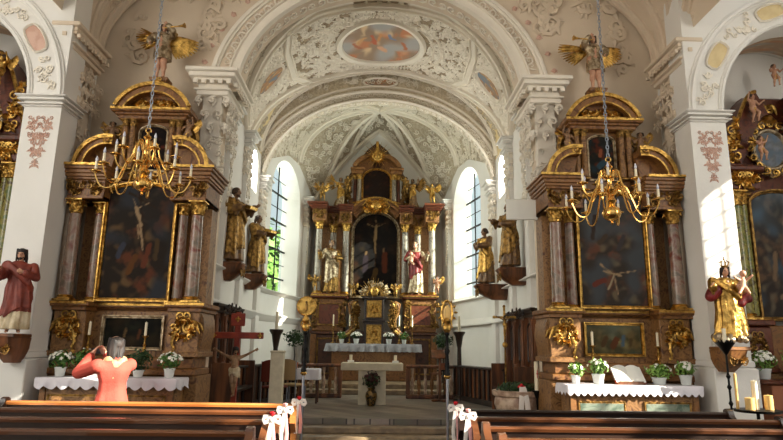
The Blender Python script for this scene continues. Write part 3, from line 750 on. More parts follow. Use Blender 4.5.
def figure(name, label, cat, loc, rz, H, arms, robe='long', rm=ROBEB, skin=SKIN, hairm=HAIRGD, hair='short', mantle=None, mz=(.80, .30), wings=None,
           legs=None, hs=1., group=None, lean=0., turn=(0., 0.), beard=False, res=.011, crown=False, hem=.03, sleeves=True, width=1., base=None, lowrobe=None, folds=9, seed=1, sway=.02, basem=None):
    """arms: [(elbow, hand, palm normal) left(-x), right(+x)] in units of H, body faces -Y"""
    t = thing(name, label, cat, loc, rz, group); q = random.Random(seed); w = width
    b = MB(); neck = V((0, 0, .835)); hc = V((turn[0]*.03, -.012-turn[1]*.02, .925 if hs == 1 else .90))
    Rz = Matrix.Rotation(turn[0], 3, 'Z') @ Matrix.Rotation(turn[1], 3, 'X')
    # head
    hr = .058*hs
    b.ell(hc+V((0, .006*hs, .012*hs)), (hr*.86, hr*.98, hr*1.12), 14, 10)
    F = lambda x, y, z: hc+Rz @ V((x*hr, y*hr, z*hr))
    b.ell(F(0, -.35, -.45), (hr*.60, hr*.55, hr*.62), 12, 8)
    b.cap(F(0, -.93, .12), F(0, -1.10, -.20), hr*.10, hr*.15, 6); b.ell(F(0, -.84, -.55), (hr*.26, hr*.13, hr*.09), 8, 5)
    for s in (-1, 1):
        b.ell(F(s*.87, .05, -.05), (hr*.12, hr*.2, hr*.3), 8, 6); b.ell(F(s*.33, -.80, .20), (hr*.25, hr*.12, hr*.08), 8, 5)
    b.cap(neck+V((0, .01, -.03)), F(0, 0, -.5), .027*hs**.5, .026*hs**.5, 10)
    # trunk
    b.cap((0, 0, .56), (0, .005, .60), .078*w, .07*w); b.cap((0, 0, .62), (0, .005, .74), .066*w, .075*w); b.cap((-.06*w, .005, .765), (.06*w, .005, .765), .055, .055)
    b.cap((-.105*w, .005, .79), (.105*w, .005, .79), .035, .035); b.cap((-.04*w, 0, .55), (.04*w, 0, .55), .062*w, .062*w)
    sh = [V((-.118*w, .005, .785)), V((.118*w, .005, .785))]
    for i, (el, hd, pn) in enumerate(arms):
        el, hd = V(el), V(hd); b.cap(sh[i], el, .034*w, .026*w); b.cap(el, hd, .026*w, .017*w)
        hand(b, hd, (hd-el), pn, .085, .55, -1 if i else 1)
    # legs
    legs = legs or [((-.05, -.01, .29), (-.05, .005, .045)), ((.055, -.025, .30), (.06, .0, .045))]
    for i, (kn, an) in enumerate(legs):
        s = -1 if i == 0 else 1; kn, an = V(kn), V(an)
        b.cap((s*.045*w, 0, .52), kn, .056*w, .038*w); b.cap(kn, kn*.6+an*.4+V((0, .012, 0)), .036*w, .036*w); b.cap(kn, an, .034*w, .020*w)
        b.cap(an+V((0, .012, -.022)), an+V((s*.01, -.075, -.032)), .020, .015)
    b.xf(Matrix.Scale(H, 4)); b.build('body', skin, t, remesh=max(res*H*.62, .0035), smooth=2)
    # eyes
    if H > .8:
        e = MB()
        for s in (-1, 1): e = MB(); e.ell(F(s*.33, -.79, .10), hr*.105, 8, 6); e.xf(Matrix.Scale(H, 4)); e.build('eye', BLACK, t)
    # hair
    h = MB(); h.ell(F(0, .18, .30), (hr*1.0, hr*1.02, hr*1.02), 14, 9)
    n = 26 if hair != 'short' else 16
    for i in range(n):
        a = q.uniform(-.15, 1.15)*pi; x, y = cos(a), sin(a)*.9+.15; z0 = q.uniform(-.1, 1.0)
        L_ = {'short': .35, 'long': 2.1, 'mid': 1.3, 'curly': .3}[hair]*q.uniform(.7, 1.1)
        p = F(x*.85, y*.85, z0); h.cap(p, F(x*(1.05 if hair != 'curly' else 1.2), max(y, .15)*1.1+.12, z0-L_), hr*.24, hr*.14, 6)
    h.xf(Matrix.Scale(H, 4)); h.build('hair', hairm, t, remesh=res*H*.7, smooth=1)
    if beard:
        h = MB()
        for i in range(9): x = (i-4)/4; h.cap(F(x*.45, -.75+abs(x)*.35, -.6), F(x*.3, -.95+abs(x)*.3, -1.25+abs(x)*.35), hr*.2, hr*.08, 6)
        h.xf(Matrix.Scale(H, 4)); h.build('beard', hairm, t, remesh=res*H*.7, smooth=1)
    # robe
    def shell(z0, z1, k, amp, nz=26, nth=54, zh=None, ph=0., off=0.):
        def R_(z):   # (rx, ry)
            for (a, xa, ya), (c, xc, yc) in zip(PR[:-1], PR[1:]):
                if c <= z <= a: t_ = (a-z)/(a-c+1e-9); return xa+(xc-xa)*t_, ya+(yc-ya)*t_
            return (PR[0][1], PR[0][2]) if z > PR[0][0] else (PR[-1][1], PR[-1][2])
        rings = []
        for j in range(nz+1):
            r = []
            for i in range(nth):
                th = 2*pi*i/nth; tt = j/nz; zl = zh(th) if zh else z1; z = z0+(zl-z0)*tt; rx, ry = R_(z); am = amp*(.15+.85*min(1, max(0, (.80-z)/.6)))
                fo = 1+am*sin(folds*th+ph+2.2*(1-z)+.8*sin(3*th+4*z))+am*.5*sin((folds*2+1)*th+7*z)
                r.append((rx*w*fo*k*cos(th)+off+sway*sin(z*5), ry*w*fo*k*sin(th)+.008, z))
            rings.append(r)
        return rings
    PR = [(.86, .03, .032), (.835, .05, .045), (.80, .128, .062), (.75, .118, .078), (.66, .088, .07), (.60, .09, .072), (.52, .108, .085), (.35, .115, .095), (.15, .13, .105), (.0, .15, .12)]
    def loft(m, rings):
        n = len(rings[0]); vs = [p for r in rings for p in r]; fs = []
        for i in range(len(rings)-1):
            for j in range(n): k = (j+1) % n; fs.append((i*n+j, (i+1)*n+j, (i+1)*n+k, i*n+k))
        fs.append(tuple(range(n))); fs.append(tuple((len(rings)-1)*n+j for j in reversed(range(n)))); m.add(vs, fs)
    if robe in ('long', 'tunic', 'top'):
        r = MB(); loft(r, shell(.845, {'long': hem, 'tunic': .34, 'top': .50}[robe], 1., .09))
        if sleeves:
            for i, (el, hd, pn) in enumerate(arms):
                el, hd = V(el), V(hd); r.cap(sh[i], el, .046*w, .043*w); r.cap(el, el.lerp(hd, .82), .042*w, .03*w if robe == 'top' else .042*w)
                if robe == 'long':
                    r.cap(el.lerp(hd, .7), el.lerp(hd, .6)+V((0, .01, -.09)), .035, .022)
        r.xf(Matrix.Scale(H, 4)); r.build('robe' if robe != 'top' else 'sweater', rm, t, remesh=res*H, smooth=1)
    if robe == 'loin':
        r = MB(); r.cap((-.05, 0, .53), (.05, 0, .53), .074, .074); r.cap((-.045, 0, .53), (-.05, -.01, .44), .066, .058); r.cap((.045, 0, .53), (.05, -.02, .42), .066, .06); r.cap((.09, -.02, .55), (.12, -.02, .38), .03, .015)
        for i in range(6): r.tube([(-.085+.01*i, -.06, .50+.013*i), (0, -.085, .46+.02*i), (.09, -.06, .51+.012*i)], .008, 5)
        r.xf(Matrix.Scale(H, 4)); r.build('loincloth', rm, t, remesh=res*H*.8, smooth=1)
    if lowrobe:
        r = MB(); loft(r, shell(.60, .04, .98, .10)); r.xf(Matrix.Scale(H, 4)); r.build('skirt', lowrobe, t, remesh=res*H, smooth=1)
    if mantle:
        r = MB(); loft(r, shell(mz[0], mz[1], 1.13, .11, zh=lambda th: mz[1]+.14*sin(th*1+.6)+.05*sin(3*th), ph=1.3))
        pts = [V((-.12*w, -.05, .80)), V((-.02, -.10*w, .68)), V((.09*w, -.10, .58)), V((.13*w, -.03, .50))]
        for dz in (0, .02, .045): r.tube([p+V((0, -.004, dz-.02)) for p in pts], [.018, .024, .024, .02], 7)
        for i, (el, hd, pn) in enumerate(arms[:1]): r.cap(sh[i], V(el), .052*w, .05*w)
        r.xf(Matrix.Scale(H, 4)); r.build('mantle', mantle, t, remesh=res*H, smooth=1)
    if wings:
        for s in (-1, 1):
            g = MB(); root = V((s*.05, .06, .76)); up = wings[1]
            up = wings[3] if len(wings) > 3 and s > 0 else up; sp_ = 1.75 if len(wings) < 4 else 1.0
            for i in range(11):
                f_ = i/10; a = up-f_*sp_; d = V((s*cos(a), .25, sin(a))); L_ = wings[0]*(1-.35*abs(f_-.35)); st = root+V((s*.10*(1-f_), .02, .06*(1-f_)))
                g.ell(st+d*L_*.5, (L_*.52, .010, .032), 8, 5, (Matrix.Rotation(0, 3, 'Z') @ V((1, 0, 0)).rotation_difference(d).to_matrix()))
            g.cap(root, root+V((s*.12, .03, .10)), .028, .035, 8); g.xf(Matrix.Scale(H, 4)); g.build('wing', wings[2], t)
    if crown:
        g = MB(); g.lathe([(.040*H, 0), (.046*H, .02*H), (.040*H, .03*H)], 0, 0, 14)
        for i in range(7): a = 2*pi*i/7; g.tube([(.042*H*cos(a), .042*H*sin(a), .02*H), (.062*H*cos(a), .062*H*sin(a), .07*H), (.03*H*cos(a), .03*H*sin(a), .10*H)], .006*H, 5); g.ell((.062*H*cos(a), .062*H*sin(a), .075*H), .009*H, 6, 4)
        g.ell((0, 0, .115*H), .014*H, 8, 6); g.tube([(0, 0, .12*H), (0, 0, .155*H)], .005*H, 4); g.tube([(-.014*H, 0, .14*H), (.014*H, 0, .14*H)], .005*H, 4)
        g.shift(hc.x*H, hc.y*H, (hc.z+.05)*H); g.build('crown', GOLD, t)
    if base:
        g = MB(); bw, bd, bh = base; k = random.Random(seed+5); g.box(0, 0, -bh/2, bw, bd, bh, 0, .012); g.build('base', basem or GOLDD, t)
    return t
DN = ((-.17, -.02, .64), (-.14, -.12, .55), (1, 0, 0))
DNR = ((.17, -.02, .64), (.14, -.12, .55), (-1, 0, 0))
OPEN_L = ((-.19, -.06, .66), (-.25, -.16, .74), (0, -1, 0)); OPEN_R = ((.19, -.06, .66), (.25, -.16, .74), (0, -1, 0))
CHEST_L = ((-.17, -.06, .66), (-.05, -.14, .70), (0, 1, 0)); CHEST_R = ((.17, -.06, .65), (.04, -.15, .66), (0, 1, 0))
UP_L = ((-.20, -.03, .80), (-.22, -.10, .96), (1, 0, 0)); UP_R = ((.20, -.03, .80), (.22, -.10, .96), (-1, 0, 0))

def putto(label, loc, rz, H, arms, group=None, wings=True, cloth=GOLD, seed=1, legs=None, skin=SKIND, cat='cherub statue'):
    return figure('cherub_statue', label, cat, loc, rz, H, arms, robe='loin', rm=cloth, skin=skin, hair='curly', hairm=HAIRGD, hs=1.5, width=1.25, wings=(.3, .9, GOLD) if wings else None,
                  legs=legs or [((-.07, -.08, .33), (-.05, .02, .10)), ((.08, -.14, .36), (.10, -.06, .14))], group=group, seed=seed, res=.016)
def book(m, P, w, h, rz=0, tilt=.5):
    i0 = len(m.v); m.box(0, 0, 0, w, h, .03*w/.12, 0, .004); m.xf(Matrix.Translation(P) @ Matrix.Rotation(rz, 4, 'Z') @ Matrix.Rotation(tilt, 4, 'X'), i0); return m
def bracket(name, label, x, y, z, w, d, h, rz, m_=MRB):
    """wall console that carries a statue; its top at z, back at y"""
    t = thing(name, label, 'wall bracket', (x, y, z), rz)
    m = MB(); m.box(0, -d/2, -.025, w, d, .05, 0, .01)
    prof = [(.5, -.05, 1.), (.47, -.3*h, .95), (.46, -.5*h, .9), (.38, -.7*h, .75), (.30, -.85*h, .6), (.22, -h, .45)]
    rings = [[(-w*a, 0, zz), (-w*a, -d*k*.8, zz), (-w*a*.6, -d*k, zz), (w*a*.6, -d*k, zz), (w*a, -d*k*.8, zz), (w*a, 0, zz)] for a, zz, k in prof]
    vs = [p for r in rings for p in r]; fs = []
    for i in range(len(rings)-1):
        for j in range(6): k = (j+1) % 6; fs.append((i*6+j, (i+1)*6+j, (i+1)*6+k, i*6+k))
    fs.append(tuple(range(5, -1, -1))); e = (len(rings)-1)*6; fs.append(tuple(e+j for j in range(6))); m.add(vs, fs); m.build('console', m_, t)
    g = MB(); ornament(g, -w*.3, w*.3, -h*.6, -h*.15, -d*.93, 3, 4, .008*w/.3, .06*w/.3); g.build('carving', GOLDD, t)
    return t
# ================================================================ SIDE RETABLES
def column(t, x, y, z0, z1, r, shaftm, name='column', capm=GOLD, seed=0, twist=False):
    h = z1-z0; m = MB(); cz = z1-2.3*r
    m.lathe([(r*1.02, z0+r*.9), (r*1.0, z0+h*.3), (r*.86, cz)], x, y, 20); c = m.build(name, shaftm, t)
    b = MB(); b.box(x, y, z0+r*.15, r*2.7, r*2.7, r*.3); b.lathe([(r*1.3, z0+r*.3), (r*1.36, z0+r*.42), (r*1.3, z0+r*.55), (r*1.1, z0+r*.65), (r*1.2, z0+r*.8), (r*1.04, z0+r*.95)], x, y, 20); b.build('column_base', capm, c)
    b = MB(); b.lathe([(r*.86, cz), (r*1.0, cz+r*.1), (r*.86, cz+r*.2), (r*.9, cz+r*1.2), (r*1.25, cz+r*2.), (r*1.3, cz+r*2.05)], x, y, 18)
    for k, (zz, n_, L_) in enumerate(((.15, 8, .9), (.8, 8, .9))):
        for i in range(n_):
            a = 2*pi*(i+.5*k)/n_; d = V((cos(a), sin(a), 0)); b.leaf(V((x, y, cz+r*zz))+d*r*.88, d, V((0, 0, 1))+d*.45, r*L_, r*.55, r*.25)
    for i in range(4):
        a = pi/4+pi/2*i; d = V((cos(a), sin(a), 0)); b.spiral(V((x, y, cz+r*1.65))+d*r*1.25, d.cross(V((0, 0, 1))), d, r*.55, r*.12, 1.3, 1, 10, 5)
    b.box(x, y, z1-r*.1, r*2.6, r*2.6, r*.2); b.build('column_capital', capm, c)
    return c
def frame_rect(m, x0, x1, z0, z1, y, w, d, arch=0.):
    if arch:
        xc, hw = (x0+x1)/2, (x1-x0)/2; out = [(x0, y, z0)]+[(xc-hw*cos(pi*i/16), y, z1-arch+arch*sin(pi*i/16)) for i in range(17)]+[(x1, y, z0)]
    else: out = [(x0, y, z0), (x0, y, z1), (x1, y, z1), (x1, y, z0)]
    P = [V(p) for p in out]; Q = []
    # mitred: push points outward from centre
    cx, cz = (x0+x1)/2, (z0+z1)/2; n = len(P); prof = [(0, 0), (.1, -d*.6), (.35, -d*.5), (.6, -d), (.9, -d), (1, -d*.2), (1, 0)]
    for i in range(n):
        a, b, c = P[i-1], P[i], P[(i+1) % n]; d1 = (b-a).normalized(); d2 = (c-b).normalized(); n1 = V((-d1.z, 0, d1.x)); n2 = V((-d2.z, 0, d2.x)); k = (n1+n2); k = k/max(.3, k.dot(n1)); Q.append(k)
    vs = []; fs = []; q_ = len(prof)
    for i in range(n):
        for a, dy in prof: p = P[i]+Q[i]*(a*w); vs.append((p.x, y+dy, p.z))
    for i in range(n):
        k = (i+1) % n
        for j in range(q_-1): fs.append((i*q_+j, k*q_+j, k*q_+j+1, i*q_+j+1))
    return m.add(vs, fs)
def arc_band(m, xc, zc, r0, r1, a0, a1, y0, y1, n=14, sx=1.):
    """segment of a ring, in the XZ plane"""
    o = [(xc+sx*r1*cos(a0+(a1-a0)*i/n), zc+r1*sin(a0+(a1-a0)*i/n)) for i in range(n+1)]+[(xc+sx*r0*cos(a1-(a1-a0)*i/n), zc+r0*sin(a1-(a1-a0)*i/n)) for i in range(n+1)]
    for i in range(n):
        a, b = o[i], o[i+1]; c, d = o[2*n+1-i], o[2*n-i]
        vs = [(p[0], y, p[1]) for y in (y0, y1) for p in (a, b, d, c)]
        m.add(vs, [(0, 1, 2, 3), (7, 6, 5, 4), (0, 4, 5, 1), (3, 2, 6, 7), (1, 5, 6, 2), (0, 3, 7, 4)])
    return m

def side_retable(xc, zo, label, pic_main, pic_up, pic_low, lowframe):
    t = thing('side_altar_retable', label, 'altarpiece', (xc, 9.66, 0))
    B = lambda n, m_, mm, p=None, **k: m_.build(n, mm, p or t, **k)
    # body slab
    m = MB(); m.b2(-1.08, 1.08, -.75, 0, 0, 1.12+zo, .01); B('lower_body', m, MRG)
    m = MB(); m.b2(-1.06, 1.06, -.80, -.05, 1.12+zo, 1.22+zo, .015); m.b2(-1.0, 1.0, -.74, -.05, 1.22+zo, 1.38+zo, .01); B('gradine', m, MRB)
    m = MB(); m.b2(-.62, .62, -.5, 0, 1.38+zo, 2.04+zo); B('predella', m, MRG)
    for s in (-1, 1):
        m = MB(); a, b = sorted((s*.60, s*1.06)); m.b2(a, b, -.78, 0, 1.38+zo, 2.04+zo, .012); m.b2(a-.03, b+.03, -.82, 0, 1.38+zo, 1.46+zo, .012)
        # swelling outer scroll side
        pr = [(1.05, 1.46), (1.09, 1.6), (1.12, 1.78), (1.10, 1.95), (1.06, 2.03)]
        m.prism([(s*x, z+zo) for x, z in pr][::s or 1], -.7, -.1); p = B('pedestal', m, MRG)
        g = MB(); ornament(g, a+.06, b-.05, 1.66+zo, 1.98+zo, -.80, 7, 3, .016, .10, .05)
        g.spiral((s*.98, -.80, 1.82+zo), (0, -1, 0), (s, 0, .2), .19, .026, 1.6, s, 18, 6); g.spiral((s*1.04, -.76, 1.82+zo), (s*.5, -1, 0), (s, 0, .2), .15, .022, 1.6, s, 16, 6)
        g.tube([(s*.74, -.81, 1.75+zo), (s*.70, -.83, 1.6+zo), (s*.74, -.81, 1.42+zo)], [.03, .022, .008], 6)
        for i in range(5): g.ell((s*(.70+.03*(i % 2)), -.82, 1.45+.07*i+zo), (.022, .02, .03), 6, 5)
        g.build('carved_console', GOLD, p)
    m = MB(); cornice(m, -1.04, 1.04, 0, 2.04+zo, .12, .1); i0 = 0
    m = MB(); cornice(m, -.60, .60, -.42, 2.04+zo, .12, .12)
    for s in (-1, 1): a, b = sorted((s*.62, s*1.06)); cornice(m, a, b, -.02, 2.04+zo, .12, .0) ; m.b2(a-.06, b+.08, -.88, 0, 2.09+zo, 2.17+zo, .02); m.b2(a-.02, b+.03, -.83, 0, 2.04+zo, 2.09+zo)
    m.b2(-.62, .62, -.54, -.1, 2.09+zo, 2.17+zo, .02); p = B('ledge', m, MRB)
    g = MB()
    for s in (-1, 1): a, b = sorted((s*.56, s*1.14)); g.b2(a, b, -.895, -.87, 2.13+zo, 2.165+zo)
    g.b2(-.56, .56, -.555, -.53, 2.13+zo, 2.165+zo); g.build('gilt_edge', GOLD, p)
    # predella picture
    m = MB(); frame_rect(m, -.42, .42, 1.52+zo, 1.94+zo, -.50, .05, .05); fr = B('predella_frame', m, lowframe)
    canvas('predella_painting', -.42, .42, 1.52+zo, 1.94+zo, -.505, pic_low, t, 44, 26)
    # back wall of main storey
    m = MB(); m.b2(-1.0, 1.0, -.34, 0, 2.17+zo, 4.12+zo); m.b2(-.545, .545, -.64, -.3, 2.17+zo, 4.05+zo); B('back_panel', m, MRG)
    for s in (-1, 1):
        m = MB(); a, b = sorted((s*.66, s*.80)); m.b2(a, b, -.45, -.3, 2.17+zo, 3.7+zo, .01); B('pilaster', m, MRB)
        column(t, s*.64, -.60, 2.17+zo, 3.70+zo, .078, COLP)
        column(t, s*.92, -.80, 2.17+zo, 3.70+zo, .095, COLP)
    # main picture with arched, eared head
    m = MB(); frame_rect(m, -.50, .50, 2.24+zo, 3.98+zo, -.64, .06, .07, .16); B('picture_frame', m, GOLD if zo < 0.01 else GOLD)
    canvas('altar_painting', -.50, .50, 2.24+zo, 3.98+zo, -.66, pic_main, t, 60, 100, mask=lambda u, w: w < .91 or (w-.91)/.09 < sqrt(max(0, 1-(2*u-1)**2)))
    m = MB()
    for s in (-1, 1): k = MB(); k.spiral((s*.46, -.71, 3.93+zo), (0, -1, 0), (s, 0, -1), .13, .02, 1.5, s, 14, 6); B('corner_scroll', k, GOLD)
    ornament(m, -.18, .18, 3.96+zo, 4.14+zo, -.68, 6, 11, .012, .09, .05); B('frame_carving', m, GOLD)
    # entablature blocks over columns
    for s in (-1, 1):
        a, b = sorted((s*.50, s*1.04)); m = MB(); m.b2(a, b, -.88, -.1, 3.70+zo, 4.0+zo, .01); m.b2(a-.02*0, b, -.90, -.1, 3.70+zo, 3.76+zo, .01); e = B('entablature', m, MRB)
        g = MB(); ornament(g, a+.06, b-.06, 3.80+zo, 3.95+zo, -.89, 6, 4, .012, .085, .05); ornament(g, s*1.0-.03, s*1.0+.03, 3.78+zo, 3.96+zo, -.89, 3, 6, .014, .09, .06); g.build('frieze_carving', GOLDD, e)
        c = MB()
        for z0, z1, p_ in ((4.0, 4.04, .03), (4.04, 4.09, .05), (4.09, 4.15, .07), (4.15, 4.20, .10), (4.20, 4.24, .12)): c.b2(a-p_*(s < 0)-.03*(s > 0), b+p_*(s > 0)+.03*(s < 0), -.88-p_, -.05, z0+zo, z1+zo, .008)
        c.build('cornice', MRB, e); g = MB(); g.b2(a-.12*(s < 0), b+.12*(s > 0), -1.01, -.985, 4.20+zo, 4.238+zo); g.build('gilt_edge', GOLD, e)
        # broken segmental pediment: a quarter ring
        m = MB(); x0 = s*.54
        arc_band(m, x0, 4.24+zo, .36, .46, 0, 1.75, -.86, -.12, 16, s); arc_band(m, x0, 4.24+zo, .0, .36, 0, 1.75, -.66, -.15, 10, s); pd = B('broken_pediment', m, MRB)
        g = MB(); arc_band(g, x0, 4.24+zo, .44, .50, 0, 1.75, -.90, -.84, 16, s); arc_band(g, x0, 4.24+zo, .345, .37, 0, 1.75, -.875, -.84, 16, s)
        g.spiral((x0-s*.02, -.85, 4.66+zo), (0, -1, 0), (-s, 0, 0), .12, .024, 1.4, s, 12, 6); g.build('gilt_moulding', GOLD, pd)
    # attic
    m = MB(); m.b2(-.46, .46, -.45, 0, 4.12+zo, 5.12+zo, .01); B('attic_body', m, MRB)
    m = MB(); frame_rect(m, -.20, .20, 4.30+zo, 5.02+zo, -.45, .04, .05, .10); B('attic_frame', m, SILV)
    canvas('attic_painting', -.20, .20, 4.30+zo, 5.02+zo, -.46, pic_up, t, 30, 50, mask=lambda u, w: w < .86 or (w-.86)/.14 < sqrt(max(0, 1-(2*u-1)**2)))
    for s in (-1, 1):
        column(t, s*.31, -.55, 4.26+zo, 5.10+zo, .05, MRG, capm=GOLDD)
        column(t, s*.43, -.55, 4.26+zo, 5.10+zo, .05, MRG, capm=GOLDD)
        m = MB(); pts = [(s*.50, 5.05), (s*.62, 5.0), (s*.66, 4.85), (s*.58, 4.72), (s*.60, 4.55), (s*.70, 4.42), (s*.74, 4.26)]
        m.tube([(x, -.38, z+zo) for x, z in pts], [.05, .07, .06, .045, .05, .07, .06], 8); m.spiral((s*.62, -.46, 4.92+zo), (0, -1, 0), (s, 0, 0), .14, .026, 1.5, s, 14, 6); ornament(m, s*.6-.08, s*.6+.08, 4.3+zo, 4.95+zo, -.42, 7, 5, .013, .09, .05)
        B('side_scroll', m, GOLDD)
    m = MB()
    for z0, z1, p_ in ((5.10, 5.16, .02), (5.16, 5.20, .06), (5.20, 5.26, .11)): m.b2(-.52-p_, .52+p_, -.60-p_, 0, z0+zo, z1+zo, .008)
    e = B('attic_cornice', m, MRB)
    g = MB(); g.b2(-.63, .63, -.735, -.71, 5.225+zo, 5.265+zo); g.build('gilt_edge', GOLD, e)
    m = MB(); a = .62
    arc_band(m, 0, 5.04+zo, .52, .64, a-.18, pi-a+.18, -.66, -.1, 20); arc_band(m, 0, 5.04+zo, .2, .52, a-.1, pi-a+.1, -.5, -.1, 20); p = B('top_pediment', m, MRB)
    g = MB(); arc_band(g, 0, 5.04+zo, .62, .68, a-.2, pi-a+.2, -.70, -.64, 20); arc_band(g, 0, 5.04+zo, .505, .53, a-.16, pi-a+.16, -.68, -.64, 20)
    for i in range(9): b_ = pi*(.12+.76*i/8); d = V((cos(b_), 0, sin(b_))); g.leaf(V((0, -.52, 5.30+zo)), (0, -1, 0), d, .21, .09, .05)
    g.ell((0, -.54, 5.33+zo), (.07, .06, .08), 10, 8); ornament(g, -.32, .32, 5.30+zo, 5.42+zo, -.52, 7, 8, .013, .09, .05); g.build('pediment_carving', GOLD, p)
    m = MB(); m.lathe([(.13, 5.58+zo), (.16, 5.62+zo), (.12, 5.66+zo), (.145, 5.74+zo), (.13, 5.80+zo), (.17, 5.84+zo), (.17, 5.87+zo)], 0, -.42, 4, None, pi/4, 1.25, 1.)
    p = B('top_pedestal', m, MRB); g = MB(); ornament(g, -.13, .13, 5.64+zo, 5.82+zo, -.56, 6, 3, .01, .06, .03); g.build('pedestal_carving', GOLD, p)
    return t
cru = [(.30, .93, .72, .80, .022, (.17, .12, .08)), (.44, .97, .66, .32, .02, (.16, .11, .075)), (.42, .80, .52, .64, .035, pale), (.36, .88, .42, .80, .014, pale), (.60, .84, .47, .80, .014, pale), (.50, .65, .56, .50, .022, pale), (.47, .64, .50, .52, .018, pale), (.55, .5, .58, .42, .016, pale),
       (.22, .36, .28, .46, .05, (.20, .21, .25)), (.62, .28, .68, .46, .05, (.34, .18, .12)), (.40, .22, .48, .36, .05, (.32, .20, .10)), (.78, .34, .80, .50, .04, (.26, .20, .13))]
fal = [(.35, .30, .62, .26, .022, pale), (.50, .27, .55, .10, .018, pale), (.55, .28, .86, .31, .015, pale), (.30, .36, .48, .28, .02, pale), (.50, .26, .40, .14, .02, (.55, .5, .4)), (.2, .18, .34, .22, .05, (.36, .18, .14)), (.3, .55, .42, .62, .04, (.25, .2, .16)), (.6, .5, .7, .62, .04, (.22, .2, .2)), (.2, .6, .26, .8, .04, (.2, .16, .14)), (.5, .45, .6, .44, .03, (.3, .24, .2))]
LX, RX = -3.66, 3.66
retL = side_retable(LX, 0, 'tall marble and gilt altarpiece with dark crucifixion painting, left of the chancel arch', picture(1, (.14, .115, .095), ((.32, .18, .12), (.17, .18, .20), (.34, .26, .17)), sky=(.17, .17, .18), figs=cru, asp=1.75, amp=1.1), picture(2, (.07, .04, .03), ((.30, .12, .07), (.10, .09, .09), (.2, .14, .08)), amp=.7), picture(4, (.06, .06, .045), ((.12, .13, .08), (.16, .12, .07), (.20, .16, .10)), figs=[(.35, .35, .37, .6, .03, (.35, .27, .17)), (.6, .3, .62, .6, .03, (.3, .17, .1))], asp=.5, amp=.7), SILV)
retR = side_retable(RX, 0, 'tall marble and gilt altarpiece with dark blue-grey martyrdom painting, right of the chancel arch', picture(11, (.20, .175, .155), ((.34, .22, .17), (.24, .25, .26), (.36, .31, .24)), sky=(.33, .35, .37), figs=fal, asp=1.75, amp=1.2), picture(12, (.11, .11, .10), ((.30, .13, .08), (.14, .20, .22), (.22, .18, .10)), figs=[(.45, .55, .5, .68, .08, (.50, .28, .18)), (.4, .3, .6, .4, .12, (.16, .24, .28))], amp=.8),
              picture(14, (.26, .24, .16), ((.40, .33, .20), (.28, .33, .30), (.46, .42, .28)), sky=(.42, .46, .42), figs=[(.3, .3, .36, .55, .05, (.30, .22, .14)), (.48, .25, .55, .5, .06, (.34, .20, .12)), (.66, .3, .68, .62, .04, (.28, .34, .38)), (.8, .3, .82, .5, .04, (.3, .24, .15))], asp=.5, amp=.9), GOLD)

# trumpet angels on the two retables
def trumpet(t, a, b, r=.045):
    m = MB(); a, b = V(a), V(b); m.tube([a, a.lerp(b, .7), a.lerp(b, .9), b], [.008, .013, .024, r], 10); m.build('trumpet', GOLD, t)
TA_L = [((-.20, -.04, .70), (-.17, -.12, .60), (1, 0, 0)), ((.19, -.10, .82), (.12, -.17, .89), (0, 1, 0))]
aL = figure('trumpet_angel', 'gilded winged angel blowing a trumpet to the right atop the left altarpiece', 'angel statue', (LX-.02, 9.22, 5.88), 0, 1.0, TA_L, robe='tunic', rm=SILV, skin=SKIN, hair='mid', wings=(.46, .55, GOLD, -.15), seed=4, turn=(.3, 0), width=1.3)
trumpet(aL, (.05, -.16, .84), (.42, -.22, .86))
TA_R = [((-.19, -.10, .82), (-.12, -.17, .89), (0, 1, 0)), ((.20, -.04, .70), (.15, -.12, .60), (-1, 0, 0))]
aR = figure('trumpet_angel', 'gilded winged angel blowing a trumpet to the left atop the right altarpiece', 'angel statue', (RX, 9.24, 5.88), 0, 1.0, TA_R, robe='tunic', rm=SILV, skin=SKIN, hair='mid', wings=(.46, .25, GOLD, .1), seed=5, turn=(-.3, 0), width=1.3)
trumpet(aR, (-.05, -.16, .84), (-.42, -.22, .83))
putto('winged cherub on the left half of the broken pediment of the left altarpiece', (LX-.66, 9.16, 4.58), .4, .50, [OPEN_L, CHEST_R], seed=2)
putto('cherub with gold drapery right of the small upper painting on the left altarpiece', (LX+.58, 9.08, 4.60), -.4, .52, [CHEST_L, UP_R], seed=3)
putto('cherub with gold drapery left of the small upper painting on the right altarpiece', (RX-.58, 9.08, 4.60), .4, .52, [UP_L, CHEST_R], seed=6)
putto('winged cherub on the right half of the broken pediment of the right altarpiece', (RX+.66, 9.16, 4.58), -.4, .52, [OPEN_L, OPEN_R], seed=7)

